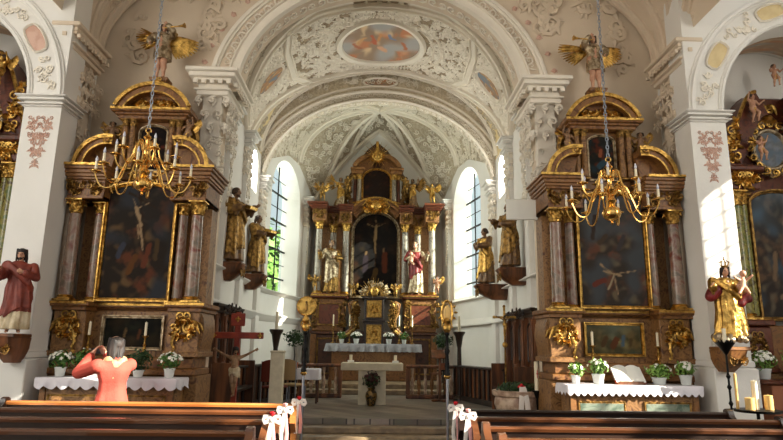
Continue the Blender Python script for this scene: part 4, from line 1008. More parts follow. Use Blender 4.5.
# ================================================================ HIGH ALTAR
def high_altar():
    t = thing('high_altar_retable', 'huge red marble and gilt high altar filling the apse with a dark arched central painting', 'altarpiece', (-.06, 20.1, 0))
    B = lambda n, m_, mm, p=None, **k: m_.build(n, mm, p or t, **k)
    m = MB(); m.b2(-1.95, 1.95, -1.3, 0, FZ, 1.9, .02); m.b2(-2.05, 2.05, -1.4, 0, FZ, .55, .02); m.b2(-2.0, 2.0, -1.36, 0, 1.9, 2.0, .02); B('base', m, MRD)
    for s in (-1, 1):
        for x in (1.0, 1.88): m = MB(); m.b2(s*x-.09, s*x+.09, -1.38, -1.3, .55, 1.9, .01); m.build('base_pilaster', MRB, t)
        m = MB(); frame_rect(m, s*1.44-.28, s*1.44+.28, .75, 1.75, -1.30, .05, .04); m.build('panel_frame', GOLDD, t)
    for s in (-1, 1):
        a, b = sorted((s*.95, s*1.95)); m = MB(); m.b2(a, b, -1.32, 0, 2.0, 3.02, .02); p = B('pedestal_block', m, MRB)
        m = MB(); m.b2(a+.2, b-.15, -1.36, -1.3, 2.2, 2.85, .01); m.build('inlay_panel', MRR, p)
        g = MB(); ornament(g, a+.02, a+.14, 2.1, 2.95, -1.35, 8, 3, .018, .12, .06); ornament(g, b-.14, b+.02, 2.1, 3.0, -1.35, 9, 4, .018, .13, .06)
        frame_rect(g, a+.22, b-.17, 2.22, 2.83, -1.36, .04, .03); g.build('gilt_carving', GOLDD, p)
        m = MB(); m.b2(a-.06, b+.08, -1.42, 0, 3.02, 3.16, .03); c = B('pedestal_cornice', m, MRR); g = MB(); g.b2(a-.06, b+.08, -1.44, -1.415, 3.09, 3.13); g.build('gilt_edge', GOLD, c)
    m = MB(); m.b2(-2.0, 2.0, -.35, 0, 3.1, 6.0); B('back_panel', m, MRB)
    # columns
    for s in (-1, 1):
        for x, y in ((.98, -.85), (1.42, -.55), (1.84, -1.15)): column(t, s*x, y, 3.16, 5.52, .115, COLW, seed=1)
    # curtain of entablature
    for s in (-1, 1):
        for k, (a, b, y) in enumerate(((.80, 1.22, -1.02), (1.22, 1.62, -.72), (1.62, 2.06, -1.34))):
            a, b = sorted((s*a, s*b)); m = MB(); m.b2(a, b, y, 0, 5.52, 5.92, .02); e = B('entablature', m, MRB)
            g = MB(); ornament(g, a+.04, b-.04, 5.6, 5.86, y-.01, 4, k, .015, .1, .05); g.build('frieze_carving', GOLDD, e)
            c = MB()
            for z0, z1, p_ in ((5.92, 5.98, .05), (5.98, 6.06, .10), (6.06, 6.13, .17)): c.b2(a-p_*(.3 if not (k == 2 and s < 0) else 1), b+p_*(.3 if not (k == 2 and s > 0) else 1), y-p_, 0, z0, z1, .012)
            c.build('cornice', MRR, e)
    # raised arch of the cornice over the painting
    m = MB(); arc_band(m, 0, 5.42, .86, 1.0, .55, pi-.55, -.9, -.1, 20, 1.02); arc_band(m, 0, 5.42, .74, .86, .5, pi-.5, -.8, -.1, 20, 1.02); p = B('arched_cornice', m, MRB)
    g = MB(); arc_band(g, 0, 5.42, .98, 1.03, .55, pi-.55, -.94, -.88, 20, 1.02); ornament(g, -.38, .38, 5.95, 6.25, -.98, 12, 9, .024, .17, .1); g.ell((0, -1.0, 6.12), (.2, .1, .2), 12, 8)
    for s in (-1, 1): g.spiral((s*.3, -1.02, 6.2), (0, -1, 0), (s, 0, .5), .2, .03, 1.5, s, 14, 6)
    g.build('cartouche', GOLD, p)
    m = MB(); frame_rect(m, -.72, .72, 3.2, 5.95, -.42, .10, .12, .60); B('picture_frame', m, SILV)
    figs = [(.5, .98, .5, .35, .02, (.20, .13, .08)), (.22, .87, .78, .89, .02, (.20, .13, .08)), (.5, .85, .49, .68, .04, (.50, .40, .27)), (.48, .68, .5, .52, .03, (.50, .40, .27)), (.28, .88, .48, .84, .016, (.50, .40, .27)), (.72, .89, .52, .84, .016, (.5, .4, .27)), (.5, .91, .5, .92, .03, (.5, .4, .27)),
            (.26, .30, .28, .46, .07, (.18, .14, .16)), (.72, .30, .72, .5, .07, (.30, .14, .08)), (.46, .2, .52, .3, .07, (.28, .2, .1)), (.28, .5, .28, .53, .03, (.42, .32, .22)), (.7, .54, .7, .57, .03, (.42, .32, .22))]
    canvas('altar_painting', -.72, .72, 3.2, 5.95, -.44, picture(21, (.07, .05, .045), ((.20, .11, .06), (.10, .09, .09), (.20, .15, .09)), figs=figs, asp=1.9, amp=.7), t, 50, 90, mask=lambda u, w: w < .782 or (w-.782)/.218 < sqrt(max(0, 1-(2*u-1)**2)))
    # upper storey
    m = MB(); m.b2(-.95, .95, -.5, 0, 6.0, 6.5, .02); m.b2(-.72, .72, -.45, 0, 6.4, 7.45, .02); B('attic_body', m, MRB)
    m = MB(); frame_rect(m, -.45, .45, 6.36, 7.50, -.46, .07, .07, .32); B('attic_frame', m, GOLD)
    m = MB(); m.prism([(-.98, 7.3), (-.72, 7.72), (-.35, 8.25), (0, 8.55), (.35, 8.25), (.72, 7.72), (.98, 7.3)], -.42, -.05); B('attic_gable', m, MRD)
    canvas('attic_painting', -.45, .45, 6.36, 7.50, -.48, picture(22, (.12, .07, .05), ((.28, .14, .09), (.12, .10, .10), (.2, .15, .1)), amp=.8), t, 24, 32, mask=lambda u, w: w < .72 or (w-.72)/.28 < sqrt(max(0, 1-(2*u-1)**2)))
    for s in (-1, 1):
        column(t, s*.60, -.60, 6.3, 7.30, .075, COLW, capm=GOLD); column(t, s*.74, -.50, 6.3, 7.30, .065, MRR, capm=GOLD)
        m = MB(); pts = [(s*.85, 7.3), (s*.98, 7.15), (s*.95, 6.95), (s*.9, 6.75), (s*1.08, 6.5), (s*1.32, 6.35), (s*1.4, 6.2)]
        m.tube([(x, -.45, z) for x, z in pts], [.06, .10, .08, .07, .09, .11, .08], 8); ornament(m, s*1.05-.14, s*1.05+.14, 6.2, 6.9, -.55, 10, 6, .02, .15, .08); B('side_scroll', m, GOLDD)
        m = MB(); a, b = sorted((s*.48, s*.86)); m.b2(a, b, -.72, 0, 7.30, 7.45, .02); m.b2(a-.04, b+.06, -.78, 0, 7.45, 7.53, .015)
        arc_band(m, s*.12, 7.25, .66, .80, .45, 1.45, -.75, -.1, 12, s); arc_band(m, s*.12, 7.25, .3, .66, .5, 1.5, -.5, -.1, 10, s); B('attic_cornice', m, MRB)
    # glory of rays
    m = MB(); q = random.Random(2)
    for i in range(34):
        a = 2*pi*i/34; d = V((cos(a), 0, sin(a))); L_ = .52 if i % 2 else .36; L_ *= 1.15 if d.z > 0 else .85
        w_ = d.cross(V((0, 1, 0)))*.022; P0 = V((0, -.82, 7.90)); vs = [P0+d*.14+w_, P0+d*.14-w_, P0+d*L_+V((0, 0, 0)), P0+d*.2+V((0, -.03, 0)), P0+d*.2+V((0, .03, 0))]
        m.add(vs, [(0, 3, 2), (3, 1, 2), (1, 4, 2), (4, 0, 2), (0, 4, 1), (0, 1, 3)])
    B('sunburst_rays', m, GOLD)
    m = MB(); 
    for i in range(12): a = 2*pi*i/12; m.ell((.13*cos(a), -.86, 7.90+.13*sin(a)), (.06, .05, .055), 8, 6)
    m.ell((0, -.86, 7.90), (.10, .08, .12), 10, 8); m.b2(-.05, .05, -.9, -.82, 8.03, 8.42, .02); m.build('sunburst_cloud', GOLD, t)
    # tabernacle group
    m = MB(); m.b2(-.30, .30, -1.75, -.6, 1.3, 3.0, .03); m.b2(-.36, .36, -1.82, -.6, 2.28, 2.36, .02); m.b2(-.38, .38, -1.82, -.6, 2.98, 3.06, .02); tb = B('tabernacle', m, DKW)
    for z0, z1 in ((1.58, 2.2), (2.42, 2.94)):
        m = MB(); m.b2(-.22, .22, -1.80, -1.75, z0, z1, .02); frame_rect(m, -.2, .2, z0+.03, z1-.03, -1.80, .03, .03); ornament(m, -.12, .12, z0+.15, z1-.12, -1.80, 5, 3, .01, .08, .03); m.build('gilt_door', GOLD, tb)
    for s in (-1, 1):
        for dx, gm in ((0, GOLDD), (.13, MRB)):
            m = MB(); pts = [(s*(.50+dx), 2.95), (s*(.66+dx), 2.85), (s*(.62+dx), 2.6), (s*(.52+dx), 2.35), (s*(.56+dx), 2.1), (s*(.78+dx), 1.9), (s*(.98+dx), 1.82), (s*(1.02+dx), 1.66)]
            m.tube([(x, -1.5+dx, z) for x, z in pts], [.03, .06, .05, .045, .05, .06, .05, .03], 8); m.spiral((s*(.58+dx), -1.58+dx, 2.82), (0, -1, 0), (s, 0, 0), .12, .02, 1.5, s, 12, 6); m.build('tabernacle_scroll', gm, tb)
        m = MB(); ornament(m, s*.58-.06, s*.58+.06, 2.1, 2.75, -1.5, 24, 5, .018, .13, .07); m.build('tabernacle_carving', GOLDD, tb)
    m = MB(); q = random.Random(8)
    for i in range(70):
        a = q.uniform(0, pi); r = q.uniform(.12, .44); m.ell((r*cos(a)*1.1, -1.5+q.uniform(-.1, .1), 3.08+r*sin(a)*1.1), q.uniform(.04, .075), 7, 5)
    m.build('silver_clouds', SILV, tb)
    m = MB()
    for i in range(22): a = pi*i/21; d = V((cos(a), 0, sin(a))); m.tube([V((0, -1.6, 3.1))+d*.2, V((0, -1.62, 3.1))+d*(.56 if i % 2 else .46)], [.02, .006], 4)
    m.ell((0, -1.65, 3.22), (.13, .06, .16), 12, 8); m.build('tabernacle_rays', GOLD, tb)
    return t
high_altar()
# statues of the high altar
HY = 20.1
def bs(x): return -.06+x
figure('bishop_statue', 'gilded and silvered saint statue standing on the left side of the high altar between columns', 'saint statue', (bs(-1.42), HY-1.15, 3.17), .25, 1.75, [OPEN_L, CHEST_R], rm=GOLDD, skin=SKIND, mantle=SILV, mz=(.80, .35), beard=True, seed=11)
st = figure('saint_statue', 'statue with white robe and red cloak holding a child, right side of the high altar', 'saint statue', (bs(1.30), HY-1.2, 3.17), -.2, 1.72, [CHEST_L, OPEN_R], rm=SILV, skin=SKIN, mantle=ROBEC, mz=(.80, .45), seed=12)
m = MB(); m.ell((-.1, -.24, 1.12), (.07, .06, .12), 8, 6); m.ell((-.1, -.27, 1.29), .06, 8, 6); m.cap((-.1, -.27, 1.06), (-.02, -.3, .95), .04, .03); m.build('carried_child', SKIN, st, remesh=.015)
figure('angel_statue', 'gilded angel with raised wings standing on the left cornice of the high altar', 'angel statue', (bs(-1.22), HY-.75, 6.14), .3, 1.0, [OPEN_L, CHEST_R], robe='long', rm=SILV, skin=SKIND, mantle=GOLD, mz=(.8, .4), wings=(.42, 1.1, GOLD), hair='mid', seed=13)
figure('angel_statue', 'dark gilded angel leaning outwards on the right cornice of the high altar', 'angel statue', (bs(1.22), HY-.75, 6.14), -.3, 1.0, [CHEST_L, UP_R], robe='long', rm=ROBEB, skin=SKIND, mantle=GOLD, mz=(.8, .45), wings=(.36, .9, GOLDD), hair='mid', seed=14)
putto('small gilt cherub at the far left end of the high altar cornice', (bs(-1.8), HY-1.1, 6.14), .3, .72, [UP_L, OPEN_R], seed=15, cat='cherub statue', skin=GOLDD)
putto('small gilt cherub at the far right end of the high altar cornice', (bs(1.86), HY-1.1, 6.14), -.3, .75, [OPEN_L, OPEN_R], seed=16, skin=GOLD)
putto('gilt cherub seated left of the small top painting of the high altar', (bs(-.98), HY-.85, 6.52), .3, .66, [CHEST_L, UP_R], seed=17, skin=GOLDD, wings=False)
putto('gilt cherub seated right of the small top painting of the high altar', (bs(.98), HY-.85, 6.52), -.3, .66, [UP_L, CHEST_R], seed=18, skin=GOLDD, wings=False)
putto('gilt cherub beside the clouds on the left of the tabernacle', (bs(-.66), HY-1.45, 3.0), .3, .5, [CHEST_L, OPEN_R], seed=19, skin=GOLDD)
putto('gilt cherub beside the clouds on the right of the tabernacle', (bs(.66), HY-1.45, 3.0), -.3, .5, [OPEN_L, CHEST_R], seed=20, skin=GOLDD)
putto('pale cherub crouching on the far right pedestal of the high altar', (bs(1.98), HY-1.35, 3.16), -.3, .6, [CHEST_L, OPEN_R], seed=22, skin=SKIN)
putto('gilt cherub crouching on the far left pedestal of the high altar', (bs(-1.90), HY-1.35, 3.16), .3, .6, [OPEN_L, CHEST_R], seed=23, skin=GOLDD)
# ================================================================ SIDE ALTAR TABLES
def wall_cloth(x0, x1, y0, y1, z, drop, m_, label, name='altar_cloth', scallop=.05, sc_n=None, cat='altar cloth', group=None, over=.0, amp=.02, seed=0):
    """linen lying on a table: top and hanging front and ends with scalloped hem"""
    m = MB(); q = random.Random(seed); per = [(x0, y1), (x0, y0), (x1, y0), (x1, y1)]; L = [y1-y0, x1-x0, y1-y0]; tot = sum(L)
    n = int(tot/.02); top = []; bot = []; mid = []
    for i in range(n+1):
        d = tot*i/n
        if d < L[0]: x, y, nx, ny = x0, y1-d, -1, 0
        elif d < L[0]+L[1]: x, y, nx, ny = x0+d-L[0], y0, 0, -1
        else: x, y, nx, ny = x1, y0+d-L[0]-L[1], 1, 0
        w = amp*sin(d*23)+amp*.6*sin(d*41+1)
        hz = z-drop-scallop*abs(sin(pi*d/(.16 if not sc_n else tot/sc_n)))
        top.append((x, y, z+.006)); mid.append((x+nx*.012, y+ny*.012, z-.012)); bot.append((x+nx*(.02+w), y+ny*(.02+w), hz))
    k = n+1; vs = top+mid+[tuple(a*.5+b*.5 for a, b in zip(p, r)) for p, r in zip(mid, bot)]+bot; fs = []
    for r in range(3):
        for i in range(n): fs.append((r*k+i, r*k+i+1, (r+1)*k+i+1, (r+1)*k+i))
    m.add(vs, fs); m.b2(x0, x1, y0, y1, z+.001, z+.007)
    o = m.build(name, m_, None, 50); setp(o, label, cat, group); return o
def mensa(xc, zt, label, inset):
    t = thing('side_altar_table', label, 'altar', (xc, 8.36, 0)); h = zt
    m = MB(); m.b2(-.90, .90, .06, .46, .10, h-.09, .01); m.build('body', MRG, t)
    m = MB(); m.b2(-.94, .94, .02, .46, 0, .12, .02); m.build('plinth', MRB, t)
    m = MB(); m.b2(-.935, .935, 0, .47, h-.07, h, .015); m.build('table_slab', MRB, t)
    for s in (-1, 1):
        m = MB(); frame_rect(m, s*.46-.30, s*.46+.30, .28, h-.24, .06, .03, .02); m.build('panel_frame', GOLDD, t)
        m = MB(); m.b2(s*.46-.30, s*.46+.30, .048, .07, .28, h-.24); m.build('inlaid_panel', inset, t)
        m = MB(); a, b = sorted((s*.82, s*.90)); m.b2(a, b, .04, .1, .12, h-.09, .008); m.build('corner_pilaster', MRB, t)
    m = MB(); m.spiral((0, .05, .5), (0, -1, 0), (0, 0, 1), .12, .015, 1.5, 1, 14, 5); ornament(m, -.07, .07, .4, .72, .055, 6, 3, .01, .08, .03); m.build('centre_ornament', GOLDD, t)
    return t
GRNM = marble('green_grey_marble', (.34, .40, .34), (.52, .56, .50), (.44, .42, .34), 3., .3)
mensa(-3.63, 1.10, 'brown marble altar table with scalloped white cloth, behind the woman on the left', MRG)
mensa(3.60, 1.09, 'brown marble altar table with green inlaid panels, below the right altarpiece', GRNM)
wall_cloth(-4.58, -2.68, 8.35, 8.84, 1.102, .10, CLOTH, 'white altar cloth with wavy hem on the left side altar', seed=1)
wall_cloth(2.65, 4.55, 8.35, 8.84, 1.092, .09, CLOTH, 'white altar cloth with pointed lace hem on the right side altar', seed=2, sc_n=30, amp=.01)

# ================================================================ POTTED PLANTS
def foliage(m, c, r, n, L, W, q, up=.3, th=.01):
    c = V(c)
    for i in range(n):
        d = V((q.gauss(0, 1), q.gauss(0, 1), q.gauss(0, 1)+up)).normalized(); p = c+V((d.x*r[0], d.y*r[1], d.z*r[2]))*q.uniform(.35, 1)
        N = (d+V((q.uniform(-.6, .6), q.uniform(-.6, .6), q.uniform(-.3, .8)))).normalized(); T = V((q.uniform(-1, 1), q.uniform(-1, 1), q.uniform(-.4, 1)))
        m.leaf(p, N, T, L*q.uniform(.7, 1.3), W, th)
    return m
def potted(label, loc, r, leafm, bloom=0, pot=POTW, ph=.13, pr_=.075, seed=1, group=None, bm=BLOOM, name='potted_plant', n=170, bell=None):
    t = thing(name, label, 'potted plant', loc, 0, group); q = random.Random(seed)
    m = MB(); m.lathe([(pr_*.7, 0), (pr_*.78, .01), (pr_*.95, ph*.75), (pr_*1.05, ph*.9), (pr_*1.06, ph), (pr_*.95, ph), (pr_*.9, ph-.012)], n=18); m.build('pot', pot, t)
    m = MB(); foliage(m, (0, 0, ph+r[2]*.65), r, n, .07, .035, q); m.build('foliage', leafm, t)
    m = MB()
    for i in range(7): a = q.uniform(0, 6.28); m.tube([(0, 0, ph-.01), (cos(a)*r[0]*.3, sin(a)*r[1]*.3, ph+r[2]*.5), (cos(a)*r[0]*.6, sin(a)*r[1]*.6, ph+r[2])], .004, 4)
    m.build('stems', LEAFD, t)
    if bloom:
        m = MB()
        for i in range(bloom):
            d = V((q.gauss(0, 1), q.gauss(0, 1)-.3, abs(q.gauss(0, 1))+.2)).normalized(); p = V((d.x*r[0], d.y*r[1], ph+r[2]*.65+d.z*r[2]))*1.
            for k in range(5): a = 2*pi*k/5; u = d.orthogonal().normalized(); v = d.cross(u); m.leaf(p, d, u*cos(a)+v*sin(a)+d*.3, .028, .022, .004)
            m.ell(p+d*.006, .009, 6, 4)
        m.build('blossoms', bm, t)
    return t
Z1, Z2_ = 1.112, 1.102
potted('white-flowering plant in white pot, left end of the left side altar', (-4.36, 8.55, Z1), (.17, .13, .13), LEAF, 40, seed=1)
potted('leafy green plant left of the woman on the left side altar', (-4.06, 8.58, Z1), (.16, .13, .17), LEAF, 6, POTW, .1, seed=2, n=200)
potted('leafy dark green plant right of the woman on the left side altar', (-3.30, 8.58, Z1), (.19, .14, .18), LEAFD, 0, POTW, .1, seed=3, n=210)
potted('white-flowering plant in white pot, right end of the left side altar', (-2.86, 8.55, Z1), (.17, .13, .13), LEAF, 40, seed=4)
potted('small green plant in white pot, left end of the right side altar', (2.84, 8.55, Z2_), (.12, .11, .10), LEAFL, 8, POTW, .12, .065, seed=5, n=120)
potted('larger green plant in white pot, second from the left on the right side altar', (3.15, 8.52, Z2_), (.15, .13, .12), LEAFL, 14, POTW, .14, .085, seed=6)
potted('trailing light green plant right of the open book on the right side altar', (4.03, 8.55, Z2_), (.19, .13, .11), LEAFL, 12, POTW, .10, .10, seed=7, n=200)
potted('white-flowering plant in white pot, right end of the right side altar', (4.40, 8.52, Z2_), (.14, .12, .11), LEAFL, 30, POTW, .14, .085, seed=8)
def candlestick(label, loc, h, ch, cr_=.019, m_=GOLD, group=None, wax=WAX, name='candlestick'):
    t = thing(name, label, 'candlestick', loc, 0, group); m = MB()
    m.lathe([(.075, 0), (.078, .012), (.055, .03), (.025, .05), (.018, .08), (.032, .11), (.018, .14), (.014, h*.5), (.028, h*.55), (.014, h*.6), (.012, h*.85), (.02, h*.9), (.045, h*.96), (.048, h), (.02, h)], n=16); m.build('stand', m_, t)
    m = MB(); m.lathe([(cr_, h-.005), (cr_, h+ch), (cr_*.5, h+ch+.004)], n=12); m.tube([(0, 0, h+ch), (0, 0, h+ch+.018)], .0025, 4); m.build('candle', wax, t); return t
candlestick('gilt candlestick with white candle on the left altarpiece, left of the woman', (-4.21, 8.95, 1.385), .30, .19)
candlestick('gilt candlestick with white candle on the left altarpiece, right of the woman', (-3.39, 8.95, 1.385), .30, .19)
candlestick('gilt candlestick with white candle on the right altarpiece, left of the open book', (3.25, 8.95, 1.385), .25, .20)
candlestick('gilt candlestick with white candle on the right altarpiece, right of the open book', (4.24, 8.95, 1.385), .25, .20)
t = thing('open_book', 'large open book with white pages on a stand on the right side altar', 'book', (3.60, 8.57, Z2_))
m = MB(); m.prism([(-.20, 0), (.20, 0), (.20, .02), (-.20, .02)], -.11, .10); m.xf(Matrix.Rotation(0, 4, 'X')); m.tube([(0, .09, .02), (0, .14, .20)], .012, 6); m.b2(-.17, .17, -.11, -.09, .02, .045); m.build('book_stand', MIDW, t)
for s in (-1, 1):
    m = MB(); m.grid(lambda u, w: (s*u*.21, -.09+.19*w, .045+.19*w+.028*sin(pi*min(1, u*1.15))**.8), 10, 4, s < 0); m.grid(lambda u, w: (s*u*.22, -.085+.19*w, .03+.19*w), 10, 4, s > 0); m.grid(lambda u, w: (s*u*.21, -.09, .03+w*(.015+.028*sin(pi*min(1, u*1.15))**.8)), 10, 1); m.build('page_block', PAPER, t, 60)
m = MB(); m.grid(lambda u, w: (-.225+.45*u, -.095+.21*w, .022+.20*w), 2, 2); m.grid(lambda u, w: (-.225+.45*u, -.09+.21*w, .016+.20*w), 2, 2, True); m.build('book_cover', REDW, t)
m = MB(); o = m.b2(-3.92, -3.78, 8.40, 8.44, Z1, Z1+.13, .004).build('folded_card', PAPER); setp(o, 'small standing card beside the woman\'s elbow on the left side altar', 'card')

# ================================================================ WALL STATUES
bracket('wall_bracket', 'brown carved bracket under the robed Christ figure on the left pier', -4.86, 8.34, 1.68, .34, .42, .38, 0, MIDW)
ch = figure('christ_statue', 'painted statue of a long-haired bearded man in brick-red mantle on the left pier', 'saint statue', (-4.82, 8.08, 1.69), .55, 1.13, [((-.17, -.05, .66), (-.20, -.16, .72), (0, -1, 0)), ((.17, -.06, .65), (.03, -.15, .70), (0, 1, 0))], rm=ROBER, lowrobe=ROBEW, hem=.24, skin=SKIN, hair='long', hairm=HAIRD, mantle=ROBER, mz=(.81, .34), beard=True, seed=31, width=1.15, turn=(-.3, .1), res=.01)
m = MB(); m.ell((.0, -.165, .80), (.035, .02, .045), 10, 8); m.build('heart', ROBEC, ch)
bracket('wall_bracket', 'brown bracket under the crowned Madonna on the right pier', 4.84, 8.34, 1.64, .34, .42, .34, 0, MRB)
md = figure('madonna_statue', 'gilded crowned Madonna holding a child, on the right pier', 'saint statue', (4.84, 8.06, 1.72), -.2, 1.02, [((-.18, -.05, .67), (-.22, -.15, .72), (0, -1, 0)), ((.16, -.07, .66), (.10, -.17, .70), (0, 1, 0))], rm=GOLD, skin=SKIN, hair='long', hairm=HAIRD, mantle=GOLD, mz=(.70, .12), seed=32, width=1.35, crown=True, res=.01)
m = MB(); m.cap((.12, -.20, .70), (.14, -.20, .80), .05, .045); m.ell((.15, -.21, .89), .045, 10, 8); m.cap((.12, -.22, .70), (.06, -.27, .62), .028, .02); m.cap((.16, -.22, .70), (.18, -.28, .62), .028, .02); m.cap((.10, -.22, .80), (.02, -.26, .84), .018, .014); m.cap((.18, -.22, .80), (.25, -.25, .86), .018, .014); m.build('carried_child', SKIN, md, remesh=.009)
m = MB(); m.cap((-.15, -.02, .68), (-.22, -.04, .60), .10, .08); m.cap((.18, 0, .62), (.24, -.06, .56), .08, .06); m.cap((.2, -.02, .6), (.14, -.08, .5), .07, .06); m.build('crimson_sleeves', ROBEC, md, remesh=.012)
m = MB(); q = random.Random(3)
for i in range(26): a = q.uniform(0, 6.28); m.ell((.20*cos(a)*1.0, .02+.13*sin(a)-.02, q.uniform(-.0, .06)), q.uniform(.04, .06), 8, 6)
m.build('cloud_base', SILV, md)
for s, x, y, z, H, lab, a_, mm, sd in ((-1, -2.90, 11.75, 3.16, 1.55, 'bearded saint statue holding up an open book, nearest the nave on the left chancel wall', [((-.17, -.05, .66), (-.13, -.18, .70), (0, 0, 1)), ((.17, -.07, .68), (.12, -.24, .74), (0, 0, 1))], GOLDD, 41),
                                  (-1, -2.90, 14.1, 3.20, 1.45, 'saint statue in gilded mantle, beside the left chancel window', [((-.17, -.05, .66), (-.10, -.16, .66), (1, 0, 0)), ((.18, -.08, .70), (.14, -.26, .70), (0, 0, 1))], GOLDD, 42),
                                  (1, 2.80, 12.3, 3.22, 1.40, 'dark gilded saint statue, nearest the nave on the right chancel wall', [((-.18, -.05, .70), (-.12, -.22, .72), (0, 0, 1)), ((.17, -.06, .65), (.06, -.15, .66), (-1, 0, 0))], GOLDD, 43),
                                  (1, 2.62, 14.1, 3.05, 1.38, 'saint statue with bare arms folded, beside the right chancel window', [((-.19, -.06, .68), (-.06, -.16, .70), (0, 1, 0)), ((.19, -.06, .67), (.05, -.17, .66), (0, 1, 0))], GOLD, 44)):
    rz = (pi/2-.35) if s < 0 else -(pi/2-.35)
    st = figure('saint_statue', lab, 'saint statue', (x, y, z), rz, H, a_, width=1.22, rm=ROBEB, skin=SKIND, hair='short' if sd != 42 else 'mid', mantle=mm, mz=(.80, .25), beard=sd in (41, 43), seed=sd, res=.011)
    if sd in (41, 42):
        m = MB(); book(m, (0, -.36, 1.10 if sd == 41 else 1.03), .26, .18, 0, .25); m.build('open_book', GOLD, st)
    bx = s*(xw(y)-.0); t = bracket('wall_bracket', 'brown console under the '+('nearer' if y < 13 else 'farther')+(' left' if s < 0 else ' right')+' chancel wall statue', bx, y, z-.005, .50, xw(y)-abs(x)+.26, .36, rz+(.35 if s < 0 else -.35), MIDW)

# ================================================================ CHANDELIERS
def chandelier(x, y, zc, label):
    """zc = centre of the lower globe"""
    t = thing('brass_chandelier', label, 'chandelier', (x, y, zc)); t.scale = (.93, .93, .85); m = MB()
    m.lathe([(.004, -.17), (.02, -.15), (.012, -.12), (.05, -.105), (.10, -.07), (.125, 0), (.10, .07), (.05, .10), (.035, .13), (.06, .16), (.075, .18), (.05, .22), (.03, .28), (.045, .31), (.065, .35), (.04, .39), (.025, .44), (.035, .50), (.055, .54), (.03, .58), (.022, .64), (.04, .68), (.055, .70), (.02, .74), (.012, .78)], n=20)
    m.tube([(.035*cos(a), 0, .81+.035*sin(a)) for a in [2*pi*i/16 for i in range(16)]], .009, 6, True); m.build('body', BRASS, t)
    def arm(a, z0, R, zd, cz):
        b = MB(); c_, s_ = cos(a), sin(a)
        pr = [(.05, z0), (.20*R, z0+.12), (.34*R, z0+.10), (.46*R, z0-.08), (.58*R, z0-zd+.04), (.72*R, z0-zd-.03), (.88*R, z0-zd), (.985*R, cz-.07), (R, cz-.01)]
        # smooth with catmull
        P = []
        for i in range(len(pr)-1):
            p0, p1, p2, p3 = pr[max(i-1, 0)], pr[i], pr[i+1], pr[min(i+2, len(pr)-1)]
            for k in range(4):
                u = k/4; f = lambda A, B_, D, E: .5*((2*B_)+(-A+D)*u+(2*A-5*B_+4*D-E)*u*u+(-A+3*B_-3*D+E)*u**3); r = f(p0[0], p1[0], p2[0], p3[0]); z = f(p0[1], p1[1], p2[1], p3[1]); P.append((r*c_, r*s_, z))
        P.append((R*c_, R*s_, cz)); b.tube(P, .0105, 6)
        sp = [( .22*R+.035*cos(w), z0+.05+.035*sin(w)) for w in [pi*1.2*i/8 for i in range(9)]]; b.tube([(r*c_, r*s_, z) for r, z in sp], .007, 5)
        o = b.build('arm', BRASS, t)
        b = MB(); b.lathe([(.012, cz-.03), (.02, cz-.01), (.068, cz+.004), (.070, cz+.012), (.02, cz+.010), (.02, cz+.035), (.016, cz+.04)], R*c_, R*s_, 16); b.build('drip_pan', BRASS, o)
        b = MB(); b.lathe([(.0165, cz+.03), (.0165, cz+.15), (.012, cz+.152)], R*c_, R*s_, 10); b.build('candle', WAX, o)
        b = MB(); b.lathe([(.008, cz+.15), (.0175, cz+.17), (.016, cz+.19), (.006, cz+.225), (.001, cz+.235)], R*c_, R*s_, 10); b.build('bulb', BULB, o)
    for i in range(8): arm(2*pi*(i+.3)/8, .27, .58, .33, .13)
    for i in range(6): arm(2*pi*(i+.1)/6, .50, .38, .24, .42)
    for k, rr in ((.30, .2), (.56, .14)):
        m = MB()
        for i in range(8):
            a = 2*pi*(i+.5)/8; c_, s_ = cos(a), sin(a); m.tube([(r*c_, r*s_, z) for r, z in ((.03, k), (rr*.6, k+.09), (rr, k+.06), (rr*.9, k+.0), (rr*.7, k+.03))], .006, 5)
        m.build('scroll_ring', BRASS, t)
    c = MB(); z = .84; i = 0; zt = (9.1-zc)/.85
    while z < zt:
        q = [(.018*cos(w), 0, z+.035+.042*sin(w)) for w in [2*pi*k/10 for k in range(10)]]
        if i % 2: q = [(0, p[0], p[2]) for p in q]
        c.tube(q, .006, 4, True); z += .064; i += 1
    c.build('chain', STEEL, t); return t
chandelier(-2.86, 7.0, 3.47, 'brass candle chandelier hanging on a chain in front of the left altarpiece')
chandelier(2.87, 7.0, 3.22, 'brass candle chandelier hanging on a chain in front of the right altarpiece')

